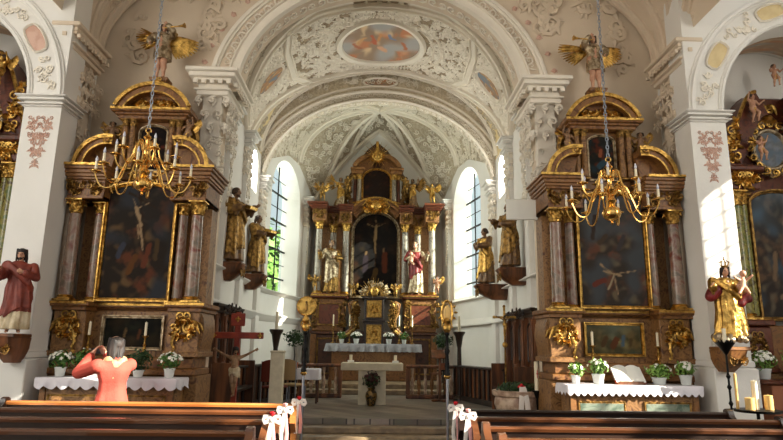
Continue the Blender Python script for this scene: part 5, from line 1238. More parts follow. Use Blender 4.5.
# ================================================================ PEWS
def pew(x0, x1, y, zt, label, desk=False, group='church pews', inner=1, wood=PEWM):
    """y = plane of the top rail; people sit facing +Y"""
    t = thing('church_pew', label, 'pew', ((x0+x1)/2, y, 0), 0, group); h = (x1-x0)/2
    m = MB(); m.b2(-h+.05, h-.05, -.015, .02, .30 if not desk else .05, zt-.03, .005)
    n = max(3, int(2*h/.55))
    for i in range(n): a = -h+.08+(2*h-.16)*i/n; frame_rect(m, a+.05, a+(2*h-.16)/n-.05, .40, zt-.16, -.015, .02, .012)
    m.build('back_panel' if not desk else 'front_panel', PEWD, t)
    m = MB(); P = [(x, z) for x, z in ((-.035, -.035), (.035, -.035), (.045, -.01), (.03, .006), (-.03, .006), (-.045, -.01))]
    m.add([(sx*(h-.02), py, zt+pz) for sx in (-1, 1) for py, pz in P], [tuple(range(6)), tuple(range(11, 5, -1))]+[(i, 6+i, 6+(i+1) % 6, (i+1) % 6) for i in range(6)]); m.build('top_rail', wood, t)
    m = MB(); m.b2(-h+.05, h-.05, -.19, -.02, zt-.17, zt-.145, .006); m.build('book_ledge', wood, t)
    if not desk:
        m = MB(); m.b2(-h+.05, h-.05, .02, .38, .42, .45, .008); m.build('seat', PEWD, t)
    m = MB(); m.b2(-h+.05, h-.05, -.40, -.26, .12, .17, .01); m.build('kneeler', PEWD, t)
    for s in (-1, 1):
        m = MB(); o = [(-.12, 0), (.42 if not desk else .06, 0), (.42 if not desk else .06, .42), (.36 if not desk else .06, .52), (.12 if not desk else .05, .60), (.06, .75), (.055, zt-.04), (.04, zt+.03), (0, zt+.045), (-.05, zt+.03), (-.07, zt-.03), (-.20, zt-.12), (-.21, zt-.18), (-.09, zt-.30), (-.10, .4)]
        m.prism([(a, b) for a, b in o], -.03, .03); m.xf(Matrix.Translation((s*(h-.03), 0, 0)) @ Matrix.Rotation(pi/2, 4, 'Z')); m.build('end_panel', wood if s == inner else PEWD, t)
    return t
names = ['front', 'second', 'third', 'fourth', 'fifth']
for i, y in enumerate((6.25, 5.52, 4.82, 4.12)):
    pew(-4.75, -.92, y, .93, 'varnished pew, %s row of the block left of the aisle' % names[i], inner=1)
pew(-4.15, -.86, 6.98, .93, 'sunlit front prayer desk of the pew block left of the aisle', True, inner=1, wood=PEWSUN)
for i, y in enumerate((5.92, 5.25, 4.6, 3.95)):
    pew(.92, 3.98 if i < 1 else 4.75, y, .93, 'dark pew, %s row of the block right of the aisle' % names[i], inner=-1, wood=PEWM)
pew(.88, 3.86, 6.58, .93, 'front prayer desk of the pew block right of the aisle', True, inner=-1, wood=PEWD)
def bow(label, loc, s, rosem=REDFL, rib=RIBW, seed=1):
    t = thing('ribbon_bow', label, 'bow', loc, 0, 'flower bows on the pew ends'); t.scale = (.78, .78, .9); q = random.Random(seed); m = MB()
    for k in (-1, 1):
        P = [(0, 0, 0), (k*.04, -.01, .03), (k*.085, -.015, .03), (k*.095, -.01, 0), (k*.08, -.01, -.025), (k*.04, -.005, -.012), (0, 0, 0)]; m.tube(P, [.02]*7, 6, flat=.22, up=(0, 1, 0))
    m.ell((0, -.01, 0), (.022, .018, .024), 8, 6); m.build('loops', rib, t)
    for k in (-1, 1):
        m = MB(); m.tube([(0, -.005, -.01), (k*.02, -.02, -.12), (k*.035, -.012, -.24), (k*.03, -.02, -.36)], .024, 6, flat=.15, up=(0, 1, 0)); m.build('ribbon_tail', rib if k < 0 else PINK, t)
    m = MB(); 
    for i in range(22): a = q.uniform(0, 6.28); e = q.uniform(0, 1.3); d = V((cos(a)*cos(e), sin(a)*cos(e), sin(e))); m.leaf(V((0, -.01, .055))+d*.012, d+V((0, 0, .2)), V((-sin(a), cos(a), .3)), .035, .035, .012)
    m.ell((0, -.01, .058), (.026, .026, .022), 8, 6); m.build('rose', rosem, t); return t
bow('white bow with a red rose on the front left pew end', (-.84, 6.90, .955), 1, seed=1)
bow('pink and white bow with a pale rose on the second left pew end', (-.885, 6.16, .95), 1, PINK, seed=2)
bow('bow with a crimson rose on the third left pew end', (-.885, 5.40, .95), 1, seed=3)
bow('white bow with a red rose on the front right pew end', (.86, 6.50, .955), -1, seed=4)
bow('pale pink bow on the second right pew end', (.885, 5.82, .95), -1, PINK, seed=5)
m = MB(); o = m.b2(-2.15, -1.75, 5.36, 5.47, .79, .797).build('paper_sheet', PAPER); setp(o, 'white paper lying on the book ledge of the third left pew', 'paper')
m = MB(); o = m.b2(-2.85, -2.25, 4.66, 4.77, .79, .797).build('paper_sheet', PAPER); setp(o, 'white paper lying on the book ledge of the nearest left pew in view', 'paper')
m = MB(); o = m.b2(-4.0, -3.62, 6.80, 6.93, .79, .80).build('song_book', PAPER); setp(o, 'pale open song sheet at the far left end of the front left prayer desk', 'paper')

# ================================================================ PROCESSIONAL STAFFS
def staff(label, x, y, top, kind):
    t = thing('procession_staff', label, 'procession staff', (x, y, 0)); m = MB(); m.lathe([(.016, .02), (.016, 1.28)], n=12); m.build('steel_pole', STEEL, t)
    m = MB(); m.lathe([(.018, 1.27), (.035, 1.29), (.03, 1.31), (.02, 1.34), (.028, 1.38), (.022, 1.43), (.018, 1.50), (.032, 1.54), (.018, 1.58), (.015, 1.70), (.03, 1.73), (.02, 1.76)], n=14); m.build('turned_shaft', IRON, t)
    m = MB(); m.lathe([(.02, 1.24), (.042, 1.265), (.02, 1.29)], n=14); m.build('brass_collar', BRASS, t); m = MB(); m.ell((0, 0, 1.80), (.05, .05, .05), 12, 8); m.lathe([(.02, 1.74), (.05, 1.78), (.03, 1.84), (.05, 1.87), (.015, top-.16)], n=12)
    for s in (-1, 1): m.spiral((s*.03, -.01, 1.84), (0, -1, 0), (s, 0, 0), .07, .010, 1.4, s, 12, 5)
    m.build('gilt_mount', GOLD, t); m = MB()
    if kind == 'disk':
        m.lathe([(.02, -.012), (.105, -.012), (.118, 0), (.105, .012), (.02, .012)], n=28); m.xf(Matrix.Translation((0, 0, top-.06)) @ Matrix.Rotation(pi/2, 4, 'X')); 
        for i in range(20): a = 2*pi*i/20; m.ell((.105*cos(a), -.012, top-.06+.105*sin(a)), .011, 6, 4)
        m.build('gilt_disc', GOLD, t); m = MB(); m.cap((0, -.02, top-.10), (0, -.02, top-.04), .018, .014); m.ell((0, -.02, top-.015), .013, 8, 6); m.build('relief_figure', GOLDD, t)
    else:
        P = [(.07*sin(a)*(1-.25*(cos(a)+1)/2), 0, top-.10+.13*cos(a)) for a in [2*pi*i/24 for i in range(24)]]; m.tube(P, .014, 6, True)
        for i in range(12): a = 2*pi*i/12; d = V((sin(a), 0, cos(a)*1.3)); m.leaf(V((0, 0, top-.10))+d*.075, (0, -1, 0), d, .05, .03, .01)
        m.build('gilt_oval_wreath', GOLD, t); m = MB(); m.ell((0, 0, top-.11), (.045, .012, .09), 12, 8); m.build('relief_figure', WAXY, t)
    return t
staff('steel procession staff topped by a round gilt disc, at the front left pew', -.83, 7.12, 2.10, 'disk')
staff('steel procession staff topped by an oval gilt wreath, at the front right pew', .80, 6.72, 2.07, 'oval')
# ================================================================ WROUGHT STAND BY THE MADONNA
t = thing('iron_stand', 'tall black wrought stand with a leafy cup, in front of the Madonna', 'candle stand', (4.06, 6.9, 0)); m = MB()
m.tube([(0, 0, 0), (0, 0, 1.56)], .012, 8)
for z in (.35, .7, 1.0, 1.18, 1.3): m.lathe([(.012, z-.03), (.026, z), (.012, z+.03)], n=10)
for i in range(3): a = 2*pi*i/3; m.tube([(0, 0, .12), (.14*cos(a), .14*sin(a), .10), (.2*cos(a), .2*sin(a), .0)], .012, 6)
m.build('pole', IRON, t); m = MB(); m.lathe([(.012, 1.54), (.05, 1.60), (.10, 1.67), (.105, 1.68), (.05, 1.64)], n=14)
for i in range(10): a = 2*pi*i/10; m.leaf((.05*cos(a), .05*sin(a), 1.60), (cos(a), sin(a), -.3), (cos(a), sin(a), .8), .12, .07, .02)
m.build('cup', IRON, t); m = MB(); m.lathe([(.022, 1.65), (.022, 1.84), (.01, 1.843)], n=12); m.build('candle', WAX, t)
# ================================================================ CHANCEL FURNITURE
t = thing('stone_altar', 'plain pale stone altar with slab top in the middle of the chancel', 'altar', (-.065, 13.8, FZ))
m = MB(); m.b2(-.69, .69, -.35, .35, .74, .90, .008); m.build('altar_slab', STONE, t)
m = MB(); m.b2(-.30, .31, -.25, .25, 0, .74, .006); m.build('altar_pillar', STONE, t)
for x, lab in ((-.55, 'left'), (.46, 'right')):
    t = thing('altar_candle', 'short white candle in a square white holder on the %s end of the stone altar' % lab, 'candle', (x, 13.75, FZ+.901)); m = MB(); m.b2(-.07, .07, -.07, .07, 0, .05, .006); m.build('holder', PANELW, t)
    m = MB(); m.lathe([(.035, .05), (.035, .17), (.02, .173)], n=14); m.build('candle', WAX, t)
t = thing('flower_vase', 'gold patterned vase of dark red flowers standing in front of the stone altar', 'vase of flowers', (-.07, 13.38, FZ)); m = MB(); m.lathe([(.07, 0), (.09, .02), (.10, .08), (.13, .2), (.12, .28), (.07, .34), (.09, .38), (.08, .38)], n=18); m.build('vase', POTG, t)
m = MB(); foliage(m, (0, 0, .52), (.20, .17, .17), 160, .09, .05, random.Random(4)); m.build('foliage', LEAFD, t)
m = MB(); foliage(m, (0, -.03, .56), (.21, .18, .18), 170, .06, .055, random.Random(5)); m.build('flowers', DKRED, t)
t = thing('high_altar_table', 'brown high altar table under a white cloth in the apse', 'altar', (-.05, 18.0, FZ+.25)); m = MB(); m.b2(-1.25, 1.25, .05, .75, 0, 1.0, .02); m.build('body', MRB, t)
m = MB(); m.b2(-.5, .5, .02, .05, .2, .85, .01); m.build('front_panel', MRG, t); m = MB(); m.b2(-1.4, 1.4, 0, .8, 1.0, 1.07, .01); m.build('table_slab', MRB, t)
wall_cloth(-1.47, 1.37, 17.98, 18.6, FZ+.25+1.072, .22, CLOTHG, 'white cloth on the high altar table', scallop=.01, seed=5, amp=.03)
ZT = FZ+.25+1.08
for i, (x, k) in enumerate(((-1.02, 'g'), (-.58, 'a'), (.40, 'a'), (.86, 'g'))):
    if k == 'g': potted('small green plant in white pot at the %s of the high altar table' % ('left' if x < 0 else 'right'), (x, 18.15, ZT), (.15, .12, .14), LEAF, 6, POTW, .13, .07, seed=50+i, n=110)
    else: potted('white-domed flower pot just %s of the tabernacle' % ('left' if x < 0 else 'right'), (x, 18.12, ZT), (.17, .12, .12), LEAFD, 70, POTW, .14, .085, seed=50+i, n=100)
for x, lab in ((-1.3, 'far left'), (-.8, 'inner left'), (.72, 'inner right'), (1.12, 'far right')):
    candlestick('tall gilt candlestick with thin candle, %s of the high altar table' % lab, (x, 18.4, ZT), .52, .34, .02, GOLDD)
# balustrade
def rail(x0, x1, y, lab):
    t = thing('balustrade', lab, 'balustrade', ((x0+x1)/2, y, FZ)); h = abs(x1-x0)/2
    m = MB(); m.b2(-h, h, -.08, .08, .74, .82, .02); m.build('handrail', MIDW, t); m = MB(); m.b2(-h, h, -.09, .09, 0, .10, .015); m.build('base_rail', MIDW, t)
    for x in (-h+.05, h-.05): m = MB(); m.b2(x-.05, x+.05, -.06, .06, .1, .74, .01); m.build('post', MIDW, t)
    n = int(2*h/.15)
    for i in range(1, n): m = MB(); m.lathe([(.03, .10), (.04, .14), (.028, .18), (.055, .34), (.045, .42), (.022, .55), (.035, .64), (.045, .74)], -h+2*h*i/n, 0, 12); m.build('baluster', STONEB if i % 2 else MRB, t)
rail(-2.35, -.82, 15.3, 'dark balustrade with turned balusters left of the high altar steps'); rail(.78, 2.25, 15.3, 'dark balustrade with turned balusters right of the high altar steps')
# stalls
def stall(x, y, rz, L_, hb, hf, lab, tall=True):
    """choir stall: back against the wall at local y=0, front at -y"""
    t = thing('choir_stall', lab, 'choir stall', (x, y, FZ), rz); n = max(2, int(L_/.55))
    if tall:
        m = MB(); m.b2(-L_/2, L_/2, -.06, 0, 0, hb, .01); m.build('back_board', MIDW, t)
        for i in range(n+1):
            m = MB(); xx = -L_/2+L_*i/n; m.b2(xx-.045, xx+.045, -.13, -.06, 0, hb-.1, .01); m.lathe([(.03, hf), (.04, hf+.05), (.032, hf+.2), (.028, hb-.25), (.045, hb-.15)], xx, -.15, 10); m.build('pilaster', MIDW, t)
        for i in range(n): m = MB(); a = -L_/2+L_*i/n; frame_rect(m, a+.09, a+L_/n-.09, hf+.1, hb-.22, -.06, .03, .025, .1); m.build('carved_panel', DKW, t)
        m = MB(); cornice(m, -L_/2, L_/2, -.1, hb-.1, .16, .1); m.b2(-L_/2, L_/2, -.1, 0, hb-.1, hb+.05); ornament(m, -L_/2+.1, L_/2-.1, hb-.06, hb+.04, -.2, 6, 3, .014, .09, .05); m.build('cornice', DKW, t)
        m = MB(); m.b2(-L_/2, L_/2, -.48, -.06, .40, .46, .01); m.build('seat', DKW, t)
        for s in (-1, 1): m = MB(); m.b2(s*L_/2-.03, s*L_/2+.03, -.5, 0, 0, hf, .01); m.build('side_panel', MIDW, t)
    return t
def stall_front(x, y, rz, L_, h, lab):
    t = thing('choir_desk', lab, 'choir stall', (x, y, FZ), rz); m = MB(); m.b2(-L_/2, L_/2, -.03, .03, 0, h, .008); m.build('board', MIDW, t)
    m = MB(); m.b2(-L_/2-.03, L_/2+.03, -.10, .16, h, h+.05, .012); m.build('desk_top', DKW, t); n = max(3, int(L_/.22))
    for i in range(n+1): m = MB(); xx = -L_/2+L_*i/n; m.b2(xx-.03, xx+.03, -.075, -.03, .1, h, .008); m.build('pilaster', DKW, t)
    m = MB(); m.b2(-L_/2-.02, L_/2+.02, -.09, .05, 0, .12, .01); m.build('plinth', DKW, t)
stall(-3.0, 11.75, pi/2, 1.9, 1.95, .95, 'tall carved wooden choir stall behind the red crucifix, left chancel wall')
stall(2.98, 11.85, -pi/2, 2.1, 1.95, .95, 'tall carved wooden choir stall behind the stone planter, right chancel wall')
stall_front(-2.45, 13.6, pi/2-.28, 3.0, .80, 'low panelled stall front on the left of the chancel')
stall_front(2.42, 14.1, -(pi/2-.30), 2.5, .78, 'low panelled stall front on the right of the chancel')
# ambo
t = thing('stone_ambo', 'slim pale stone ambo slab standing beside the left procession staff', 'lectern', (-1.81, 11.3, FZ)); m = MB(); m.b2(-.11, .12, -.12, .1, 0, 1.13, .005); m.build('pillar', STONE, t); m = MB(); m.b2(-.12, .13, -.13, .11, 1.13, 1.17, .01); m.build('cap_slab', STONE, t)
# big red crucifix
def corpus(name, label, loc, rz, H, skin, cl):
    return figure(name, label, 'crucified figure', loc, rz, H, [((-.24, .0, .84), (-.40, .01, .93), (0, -1, 0)), ((.24, .0, .84), (.40, .01, .93), (0, -1, 0))], robe='loin', rm=cl, skin=skin, hair='long', hairm=HAIRD, beard=True, legs=[((-.03, -.06, .30), (-.005, .0, .05)), ((.04, -.06, .30), (.015, -.01, .06))], turn=(.3, .45), res=.012, seed=61)
t = thing('standing_crucifix', 'large red wooden crucifix on a pole in front of the left choir stall', 'crucifix', (-2.36, 10.35, .2)); m = MB(); m.b2(-.045, .045, -.03, .03, 0, 1.92, .01); m.build('upright', REDW, t)
m = MB(); m.b2(-.44, .44, -.035, .035, 1.47, 1.58, .01); m.build('crossbar', REDW, t)
m = MB(); m.b2(-.12, .12, -.045, -.02, 1.68, 1.9, .01); m.build('title_board', REDW, t)
m = MB(); m.lathe([(.2, 0), (.2, .03), (.05, .06), (.045, .3)], n=16); m.build('foot', REDW, t)
for x, z in ((-.39, 1.525), (.39, 1.525), (0, 1.80)):
    m = MB(); 
    for i in range(4): a = pi/2*i; m.leaf((x, -.05, z), (0, -1, 0), (cos(a), 0, sin(a)), .055, .04, .015); 
    m.ell((x, -.05, z), (.018, .015, .018), 8, 6); m.build('gilt_rosette', GOLD, t)
corpus('corpus_figure', 'pale carved crucified figure hanging on the red cross', (-2.36, 10.28, .72), 0, .82, SKIND, ROBEW)
t = thing('altar_cross', 'slender gilt cross on a pole rising from behind the stone planter', 'crucifix', (2.18, 10.1, 0)); m = MB(); m.lathe([(.13, .2), (.13, .23), (.02, .27), (.014, 1.6), (.03, 1.63), (.014, 1.66), (.014, 1.8)], n=12); m.build('pole', GOLDD, t)
m = MB(); m.b2(-.018, .018, -.012, .012, 1.78, 2.26, .004); m.b2(-.17, .17, -.012, .012, 2.07, 2.105, .004)
for x, z in ((-.175, 2.088), (.175, 2.088), (0, 2.27)): m.ell((x, 0, z), (.026, .015, .026), 8, 6)
m.build('cross', GOLD, t); m = MB(); m.ell((0, 0, 1.63), (.045, .035, .05), 10, 8); m.build('knop', GOLD, t)
corpus('corpus_figure', 'small gilt crucified figure on the slender cross', (2.18, 10.07, 1.80), 0, .32, GOLDD, GOLD)
# planter
t = thing('stone_planter', 'round stone basin filled with greenery, at the right of the chancel steps', 'planter', (2.33, 9.95, 0)); m = MB(); m.lathe([(.26, 0), (.28, .08), (.16, .14), (.13, .28), (.16, .42), (.24, .50), (.33, .58), (.375, .68), (.365, .77), (.35, .80), (.40, .83), (.41, .90), (.36, .91), (.34, .84)], n=28)
for i in range(8): a = 2*pi*i/8; m.spiral((.335*cos(a), .335*sin(a), .68), (cos(a), sin(a), 0), (0, 0, 1), .09, .016, 1.3, 1, 12, 5); 
m.build('basin', STONEB, t); m = MB(); foliage(m, (0, 0, .92), (.36, .36, .11), 420, .08, .045, random.Random(9), .6); m.build('greenery', LEAFD, t)
m = MB(); q = random.Random(3)
for i in range(14): a = q.uniform(0, 6.28); m.leaf((.0+.03*cos(a), -.3+.03*sin(a), 1.0), (cos(a), sin(a), 1), (cos(a), sin(a), .4), .05, .045, .015)
m.ell((0, -.3, 1.0), .03, 8, 6); m.build('red_rose', REDFL, t)
m = MB()
for k, dx in enumerate((-.03, .05)): m.tube([(dx*.3, -.36, .98), (dx, -.41, .8), (dx*1.6, -.405, .5), (dx*2, -.41, .25)], .04, 6, flat=.12, up=(0, 1, 0))
m.build('hanging_ribbon', RIBW, t)
t = thing('easter_candle', 'thick white Easter candle with red mark on a black stand beside the right side altar', 'candle', (2.57, 9.62, 0)); m = MB(); m.lathe([(.16, 0), (.16, .03), (.02, .06), (.018, .8), (.07, .88), (.09, .93), (.04, .93)], n=18); m.build('stand', IRON, t); m = MB(); m.lathe([(.037, .92), (.037, 1.37), (.02, 1.375)], n=18); m.build('candle', WAX, t)
m = MB(); m.b2(-.004, .004, -.040, -.034, 1.12, 1.24); m.b2(-.018, .018, -.040, -.034, 1.18, 1.19); m.build('red_cross_mark', REDFL, t)
# candle pedestals
for x, y, lab in ((-2.17, 13.2, 'dark flared pedestal with tall white candle behind the stone ambo'), (2.09, 15.0, 'dark flared pedestal with tall white candle by the right stall front')):
    t = thing('candle_pedestal', lab, 'candle stand', (x, y, FZ)); z0 = 1.2 if x < 0 else 1.25; m = MB(); m.lathe([(.16, 0), (.16, .05), (.05, .12), (.045, .5), (.06, .7), (.05, z0), (.06, z0+.05), (.10, z0+.28), (.15, z0+.36), (.15, z0+.40), (.05, z0+.40)], n=18); m.build('pedestal', DKW, t)
    m = MB(); m.lathe([(.035, z0+.38), (.033, z0+.78), (.02, z0+.785)], n=14); m.build('candle', WAX, t)
# plants on stands
for x, y, lab in ((-1.88, 14.1, 'small bushy tree on a thin stand left of the high altar'), (1.68, 14.9, 'small bushy tree on a thin stand right of the high altar')):
    t = thing('potted_tree', lab, 'potted plant', (x, y, FZ)); m = MB(); m.tube([(0, 0, .85), (.01, 0, 1.05), (-.02, 0, 1.3)], .015, 6); m.build('trunk', DKW, t)
    m = MB(); foliage(m, (0, 0, 1.42), (.26, .22, .20), 260, .09, .05, random.Random(int(x*10)), .2); m.build('foliage', LEAFD, t)
    m = MB(); m.lathe([(.08, .72), (.11, .86), (.115, .88), (.09, .87)], n=16); m.build('pot', TERRA, t)
    m = MB(); m.lathe([(.16, .69), (.16, .72)], n=16)
    for i in range(3): a = 2*pi*i/3+.5; m.tube([(.05*cos(a), .05*sin(a), .70), (.16*cos(a), .16*sin(a), 0)], .012, 6)
    m.build('stand', IRON, t)
# credence table and cloth, chair, reading stand
t = thing('credence_table', 'small side table under a white cloth behind the stone ambo', 'table', (-1.50, 13.9, FZ)); m = MB(); m.b2(-.24, .24, -.2, .2, .70, .74, .01); m.build('tabletop', MIDW, t)
for sx in (-1, 1):
    for sy in (-1, 1): m = MB(); m.b2(sx*.2-.02, sx*.2+.02, sy*.16-.02, sy*.16+.02, 0, .7, .004); m.build('leg', MIDW, t)
wall_cloth(-1.75, -1.25, 13.69, 14.11, FZ+.742, .22, CLOTH, 'white cloth on the small side table behind the ambo', 'table_cloth', .01, None, 'tablecloth', amp=.02, seed=3)
def chair(loc, rz, lab, back=SCARF):
    t = thing('sacristy_chair', lab, 'chair', loc, rz); m = MB(); m.b2(-.21, .21, -.2, .2, .42, .47, .02); m.build('seat', back, t); m = MB()
    m.grid(lambda u, w: (-.2+.4*u, .2+.03*sin(pi*u), .55+(.38+.05*sin(pi*u))*w), 8, 5); m.grid(lambda u, w: (-.2+.4*u, .225+.03*sin(pi*u), .55+(.38+.05*sin(pi*u))*w), 8, 5, True); m.b2(-.2, .2, .205, .225, .55, .92, .005); m.build('backrest', back, t)
    for sx in (-1, 1):
        m = MB(); m.tube([(sx*.2, -.18, 0), (sx*.2, -.18, .42)], .012, 6); m.build('leg', STEEL, t); m = MB(); m.tube([(sx*.2, .2, 0), (sx*.2, .2, .42), (sx*.2, .215, .95)], .012, 6); m.build('leg', STEEL, t)
chair((-1.75, 13.1, FZ), 2.7, 'tan upholstered chair with steel legs behind the stone ambo', mat('tan_upholstery', (.66, .55, .38), .8)); chair((-2.02, 12.4, FZ), 2.9, 'reddish upholstered chair left of the stone ambo', mat('rust_upholstery', (.42, .16, .10), .8))
t = thing('reading_stand', 'brown wooden reading stand right of the stone altar', 'lectern', (1.56, 14.6, FZ)); m = MB(); m.b2(-.03, .03, -.03, .03, .05, 1.05, .006); m.build('post', MIDW, t); m = MB(); m.box(0, 0, .025, .42, .08, .05, .4, .01); m.box(0, 0, .026, .42, .08, .05, -.9, .01); m.build('foot', MIDW, t)
m = MB(); m.box(0, 0, 0, .4, .3, .03, 0, .006); m.xf(Matrix.Translation((0, -.02, 1.1)) @ Matrix.Rotation(.7, 4, 'X')); m.build('desk', MIDW, t); m = MB(); m.b2(-.22, .06, -.02, .02, .62, .66, .005); m.build('crossbar', MIDW, t)
# white panel, sconces
t = thing('white_panel', 'blank white rectangular panel fixed to the right chancel arch pilaster', 'panel', (2.39, 9.50, 3.83)); m = MB(); m.b2(-.26, .26, -.025, .025, -.175, .175, .01); m.build('panel_board', PANELW, t); m = MB(); m.tube([(.18, .02, 0), (.25, .06, 0), (.36, .12, 0)], .015, 6); m.build('wall_arm', STEEL, t)
for x, z, lab in ((-2.84, 2.60, 'small iron candle sconce on the left chancel arch pilaster'), (2.84, 2.78, 'small iron candle sconce on the right chancel arch pilaster')):
    s = 1 if x < 0 else -1; t = thing('wall_sconce', lab, 'sconce', (x, 9.59, z)); m = MB(); m.lathe([(.05, -.008), (.05, .008)], n=14); m.xf(Matrix.Rotation(pi/2, 4, 'X')); m.tube([(0, -.01, 0), (0, -.1, -.02), (s*.06, -.14, 0), (s*.06, -.14, .05)], .007, 6); m.lathe([(.01, .05), (.03, .06), (.01, .065)], s*.06, -.14, 10); m.build('bracket_arm', IRON, t); m = MB(); m.lathe([(.01, .06), (.01, .15)], s*.06, -.14, 8); m.build('candle', WAX, t)

# ================================================================ AISLE ALTARS
def aisle_altar(s, xc, k, lab, colm, pic, pic2):
    t = thing('aisle_altarpiece', lab, 'altarpiece', (xc, 10.08, 0)); B = lambda n, m_, mm, p=None: m_.build(n, mm, p or t)
    Z = lambda z: 2.05+(z-2.05)*k if z > 2.05 else z
    m = MB(); m.b2(-1.15, 1.15, -.6, 0, 0, 1.25, .02); B('lower_body', m, MRG)
    m = MB(); m.b2(-.62, .62, -.4, 0, 1.25, 2.0, .02); B('predella', m, MRB)
    for q_ in (-1, 1):
        m = MB(); a, b = sorted((q_*.60, q_*1.12)); m.b2(a, b, -.6, 0, 1.25, 1.98, .03); m.b2(a-.04, b+.04, -.66, 0, 1.98, 2.08, .02); m.b2(a-.04, b+.04, -.66, 0, 1.25, 1.33, .02); p = B('pedestal', m, MRR); g = MB(); ornament(g, a+.1, b-.1, 1.45, 1.85, -.61, 5, 3, .012, .1, .04); g.build('gilt_ornament', GOLDD, p)
        column(t, q_*.88, -.45, 2.08, Z(4.25), .115, colm); column(t, q_*.64, -.25, 2.08, Z(4.25), .085, colm)
        m = MB(); a, b = sorted((q_*.52, q_*1.06)); m.b2(a, b, -.62, 0, Z(4.25), Z(4.55), .02); m.b2(a-.06, b+.06, -.70, 0, Z(4.55), Z(4.66), .03); e = B('entablature', m, MRR)
        g = MB(); ornament(g, a+.05, b-.05, Z(4.3), Z(4.5), -.63, 6, 5, .016, .12, .06); g.build('frieze_carving', GOLD, e)
        # sweeping red marble gable
        o = []
        for i in range(13): u = i/12; o.append((q_*(1.05-.72*u), Z(4.66)+(1.42*sin(pi/2*u)**1.3)*k))
        for i in range(13): u = 1-i/12; o.append((q_*(.80-.66*u), Z(4.66)+(1.0*sin(pi/2*u)**1.5)*k))
        n = len(o)//2; m = MB()
        for i in range(n-1):
            P = [o[i], o[i+1], o[2*n-2-i], o[2*n-1-i]]; m.add([(x, y, z) for y in (-.5, 0) for x, z in P], [(0, 1, 2, 3), (7, 6, 5, 4), (0, 4, 5, 1), (2, 6, 7, 3)])
        gb = B('marble_gable', m, MRR); g = MB(); ornament(g, q_*.8-.1, q_*.8+.1, Z(4.8), Z(5.5), -.52, 10, 9, .018, .13, .06); g.tube([(x, -.5, z) for x, z in o[:13]], .035, 6); g.build('gilt_edge', GOLD, gb)
    m = MB(); m.b2(-.62, .62, -.15, 0, 2.08, Z(5.6), .02); m.b2(-.4, .4, -.2, 0, Z(5.4), Z(6.1), .03); B('back_panel', m, MRR)
    m = MB(); frame_rect(m, -.46, .46, 2.15, Z(4.3), -.2, .07, .07, .2); B('picture_frame', m, GOLDD)
    canvas('altar_painting', -.46, .46, 2.15, Z(4.3), -.21, pic, t, 40, 70, mask=lambda u, w: w < .9 or (w-.9)/.1 < sqrt(max(0, 1-(2*u-1)**2)))
    m = MB(); zc = Z(5.1)
    P = [(.30*cos(a), -.22, zc+.36*sin(a)) for a in [2*pi*i/28 for i in range(28)]]; m.tube(P, .04, 8, True); m.build('oval_frame', SILV, t); 
    canvas('oval_painting', 0, 0, 0, 0, 0, pic2, t, 20, 20, fn=lambda u, w: (disc(u, w)[0]*.29, -.22, zc+.35*disc(u, w)[1]))
    m = MB(); q = random.Random(5)
    for i in range(60): a = q.uniform(0, 2*pi); r = q.uniform(1.05, 1.35); m.ell((.32*r*cos(a), -.26, zc+.38*r*sin(a)), q.uniform(.03, .06), 7, 5)
    m.build('silver_clouds', SILV, t); m = MB()
    for i in range(16): a = 2*pi*i/16; d = V((cos(a), 0, sin(a)*1.1)); m.spiral(V((0, -.3, zc))+d*.44, (0, -1, 0), d, .12, .02, 1.3, 1, 10, 5)
    m.lathe([(.10, Z(5.56)), (.15, Z(5.6)), (.12, Z(5.64)), (.07, Z(5.72)), (.02, Z(5.74))], 0, -.25, 14); m.spiral((.12, -.24, Z(5.85)), (0, -1, 0), (1, 0, 0), .16, .03, 1.5, 1, 14, 6); m.spiral((-.12, -.24, Z(5.85)), (0, -1, 0), (-1, 0, 0), .16, .03, 1.5, -1, 14, 6)
    m.build('gilt_scrollwork', GOLD, t); return t
aR_ = aisle_altar(1, 6.97, 1.0, 'green-columned altarpiece with sweeping red marble gable in the right aisle', COLG, picture(71, (.20, .18, .17), ((.36, .28, .22), (.24, .30, .36), (.38, .34, .28)), sky=(.42, .52, .60), figs=[(.3, .3, .36, .5, .05, (.44, .36, .28)), (.55, .3, .5, .5, .06, (.36, .25, .22)), (.4, .15, .7, .22, .05, (.46, .38, .30)), (.7, .6, .62, .75, .05, (.5, .44, .38))], asp=2, amp=.9), picture(72, (.42, .44, .46), ((.50, .52, .56), (.40, .46, .52), (.60, .58, .56)), amp=.8))
aL_ = aisle_altar(-1, -6.95, 1.10, 'green-columned altarpiece with tall dark gable in the left aisle', COLG, picture(73, (.10, .08, .07), ((.22, .16, .1), (.14, .16, .18), (.25, .2, .14)), amp=.8), picture(74, (.2, .18, .16), ((.3, .25, .2), (.2, .22, .24), (.3, .28, .22)), amp=.8))
putto('cherub reaching out from the left flank of the right aisle gable', (6.48, 9.46, 5.42), .3, .55, [UP_L, OPEN_R], seed=81, skin=SKIN, wings=False)
putto('cherub on the crown of the right aisle gable', (6.97, 9.5, 6.12), 0, .45, [OPEN_L, OPEN_R], seed=82, skin=SKIN, wings=False)
putto('small cherub beside the oval painting of the right aisle altar', (6.50, 9.40, 4.70), .2, .48, [CHEST_L, UP_R], seed=83, skin=SKIN)
putto('gilded cherub on the flank of the left aisle gable', (-6.42, 9.42, 5.72), -.3, .62, [OPEN_L, UP_R], seed=84, skin=GOLD)
putto('silver cherub at the top of the left aisle gable', (-6.75, 9.42, 6.18), -.2, .45, [CHEST_L, UP_R], seed=85, skin=SILV)
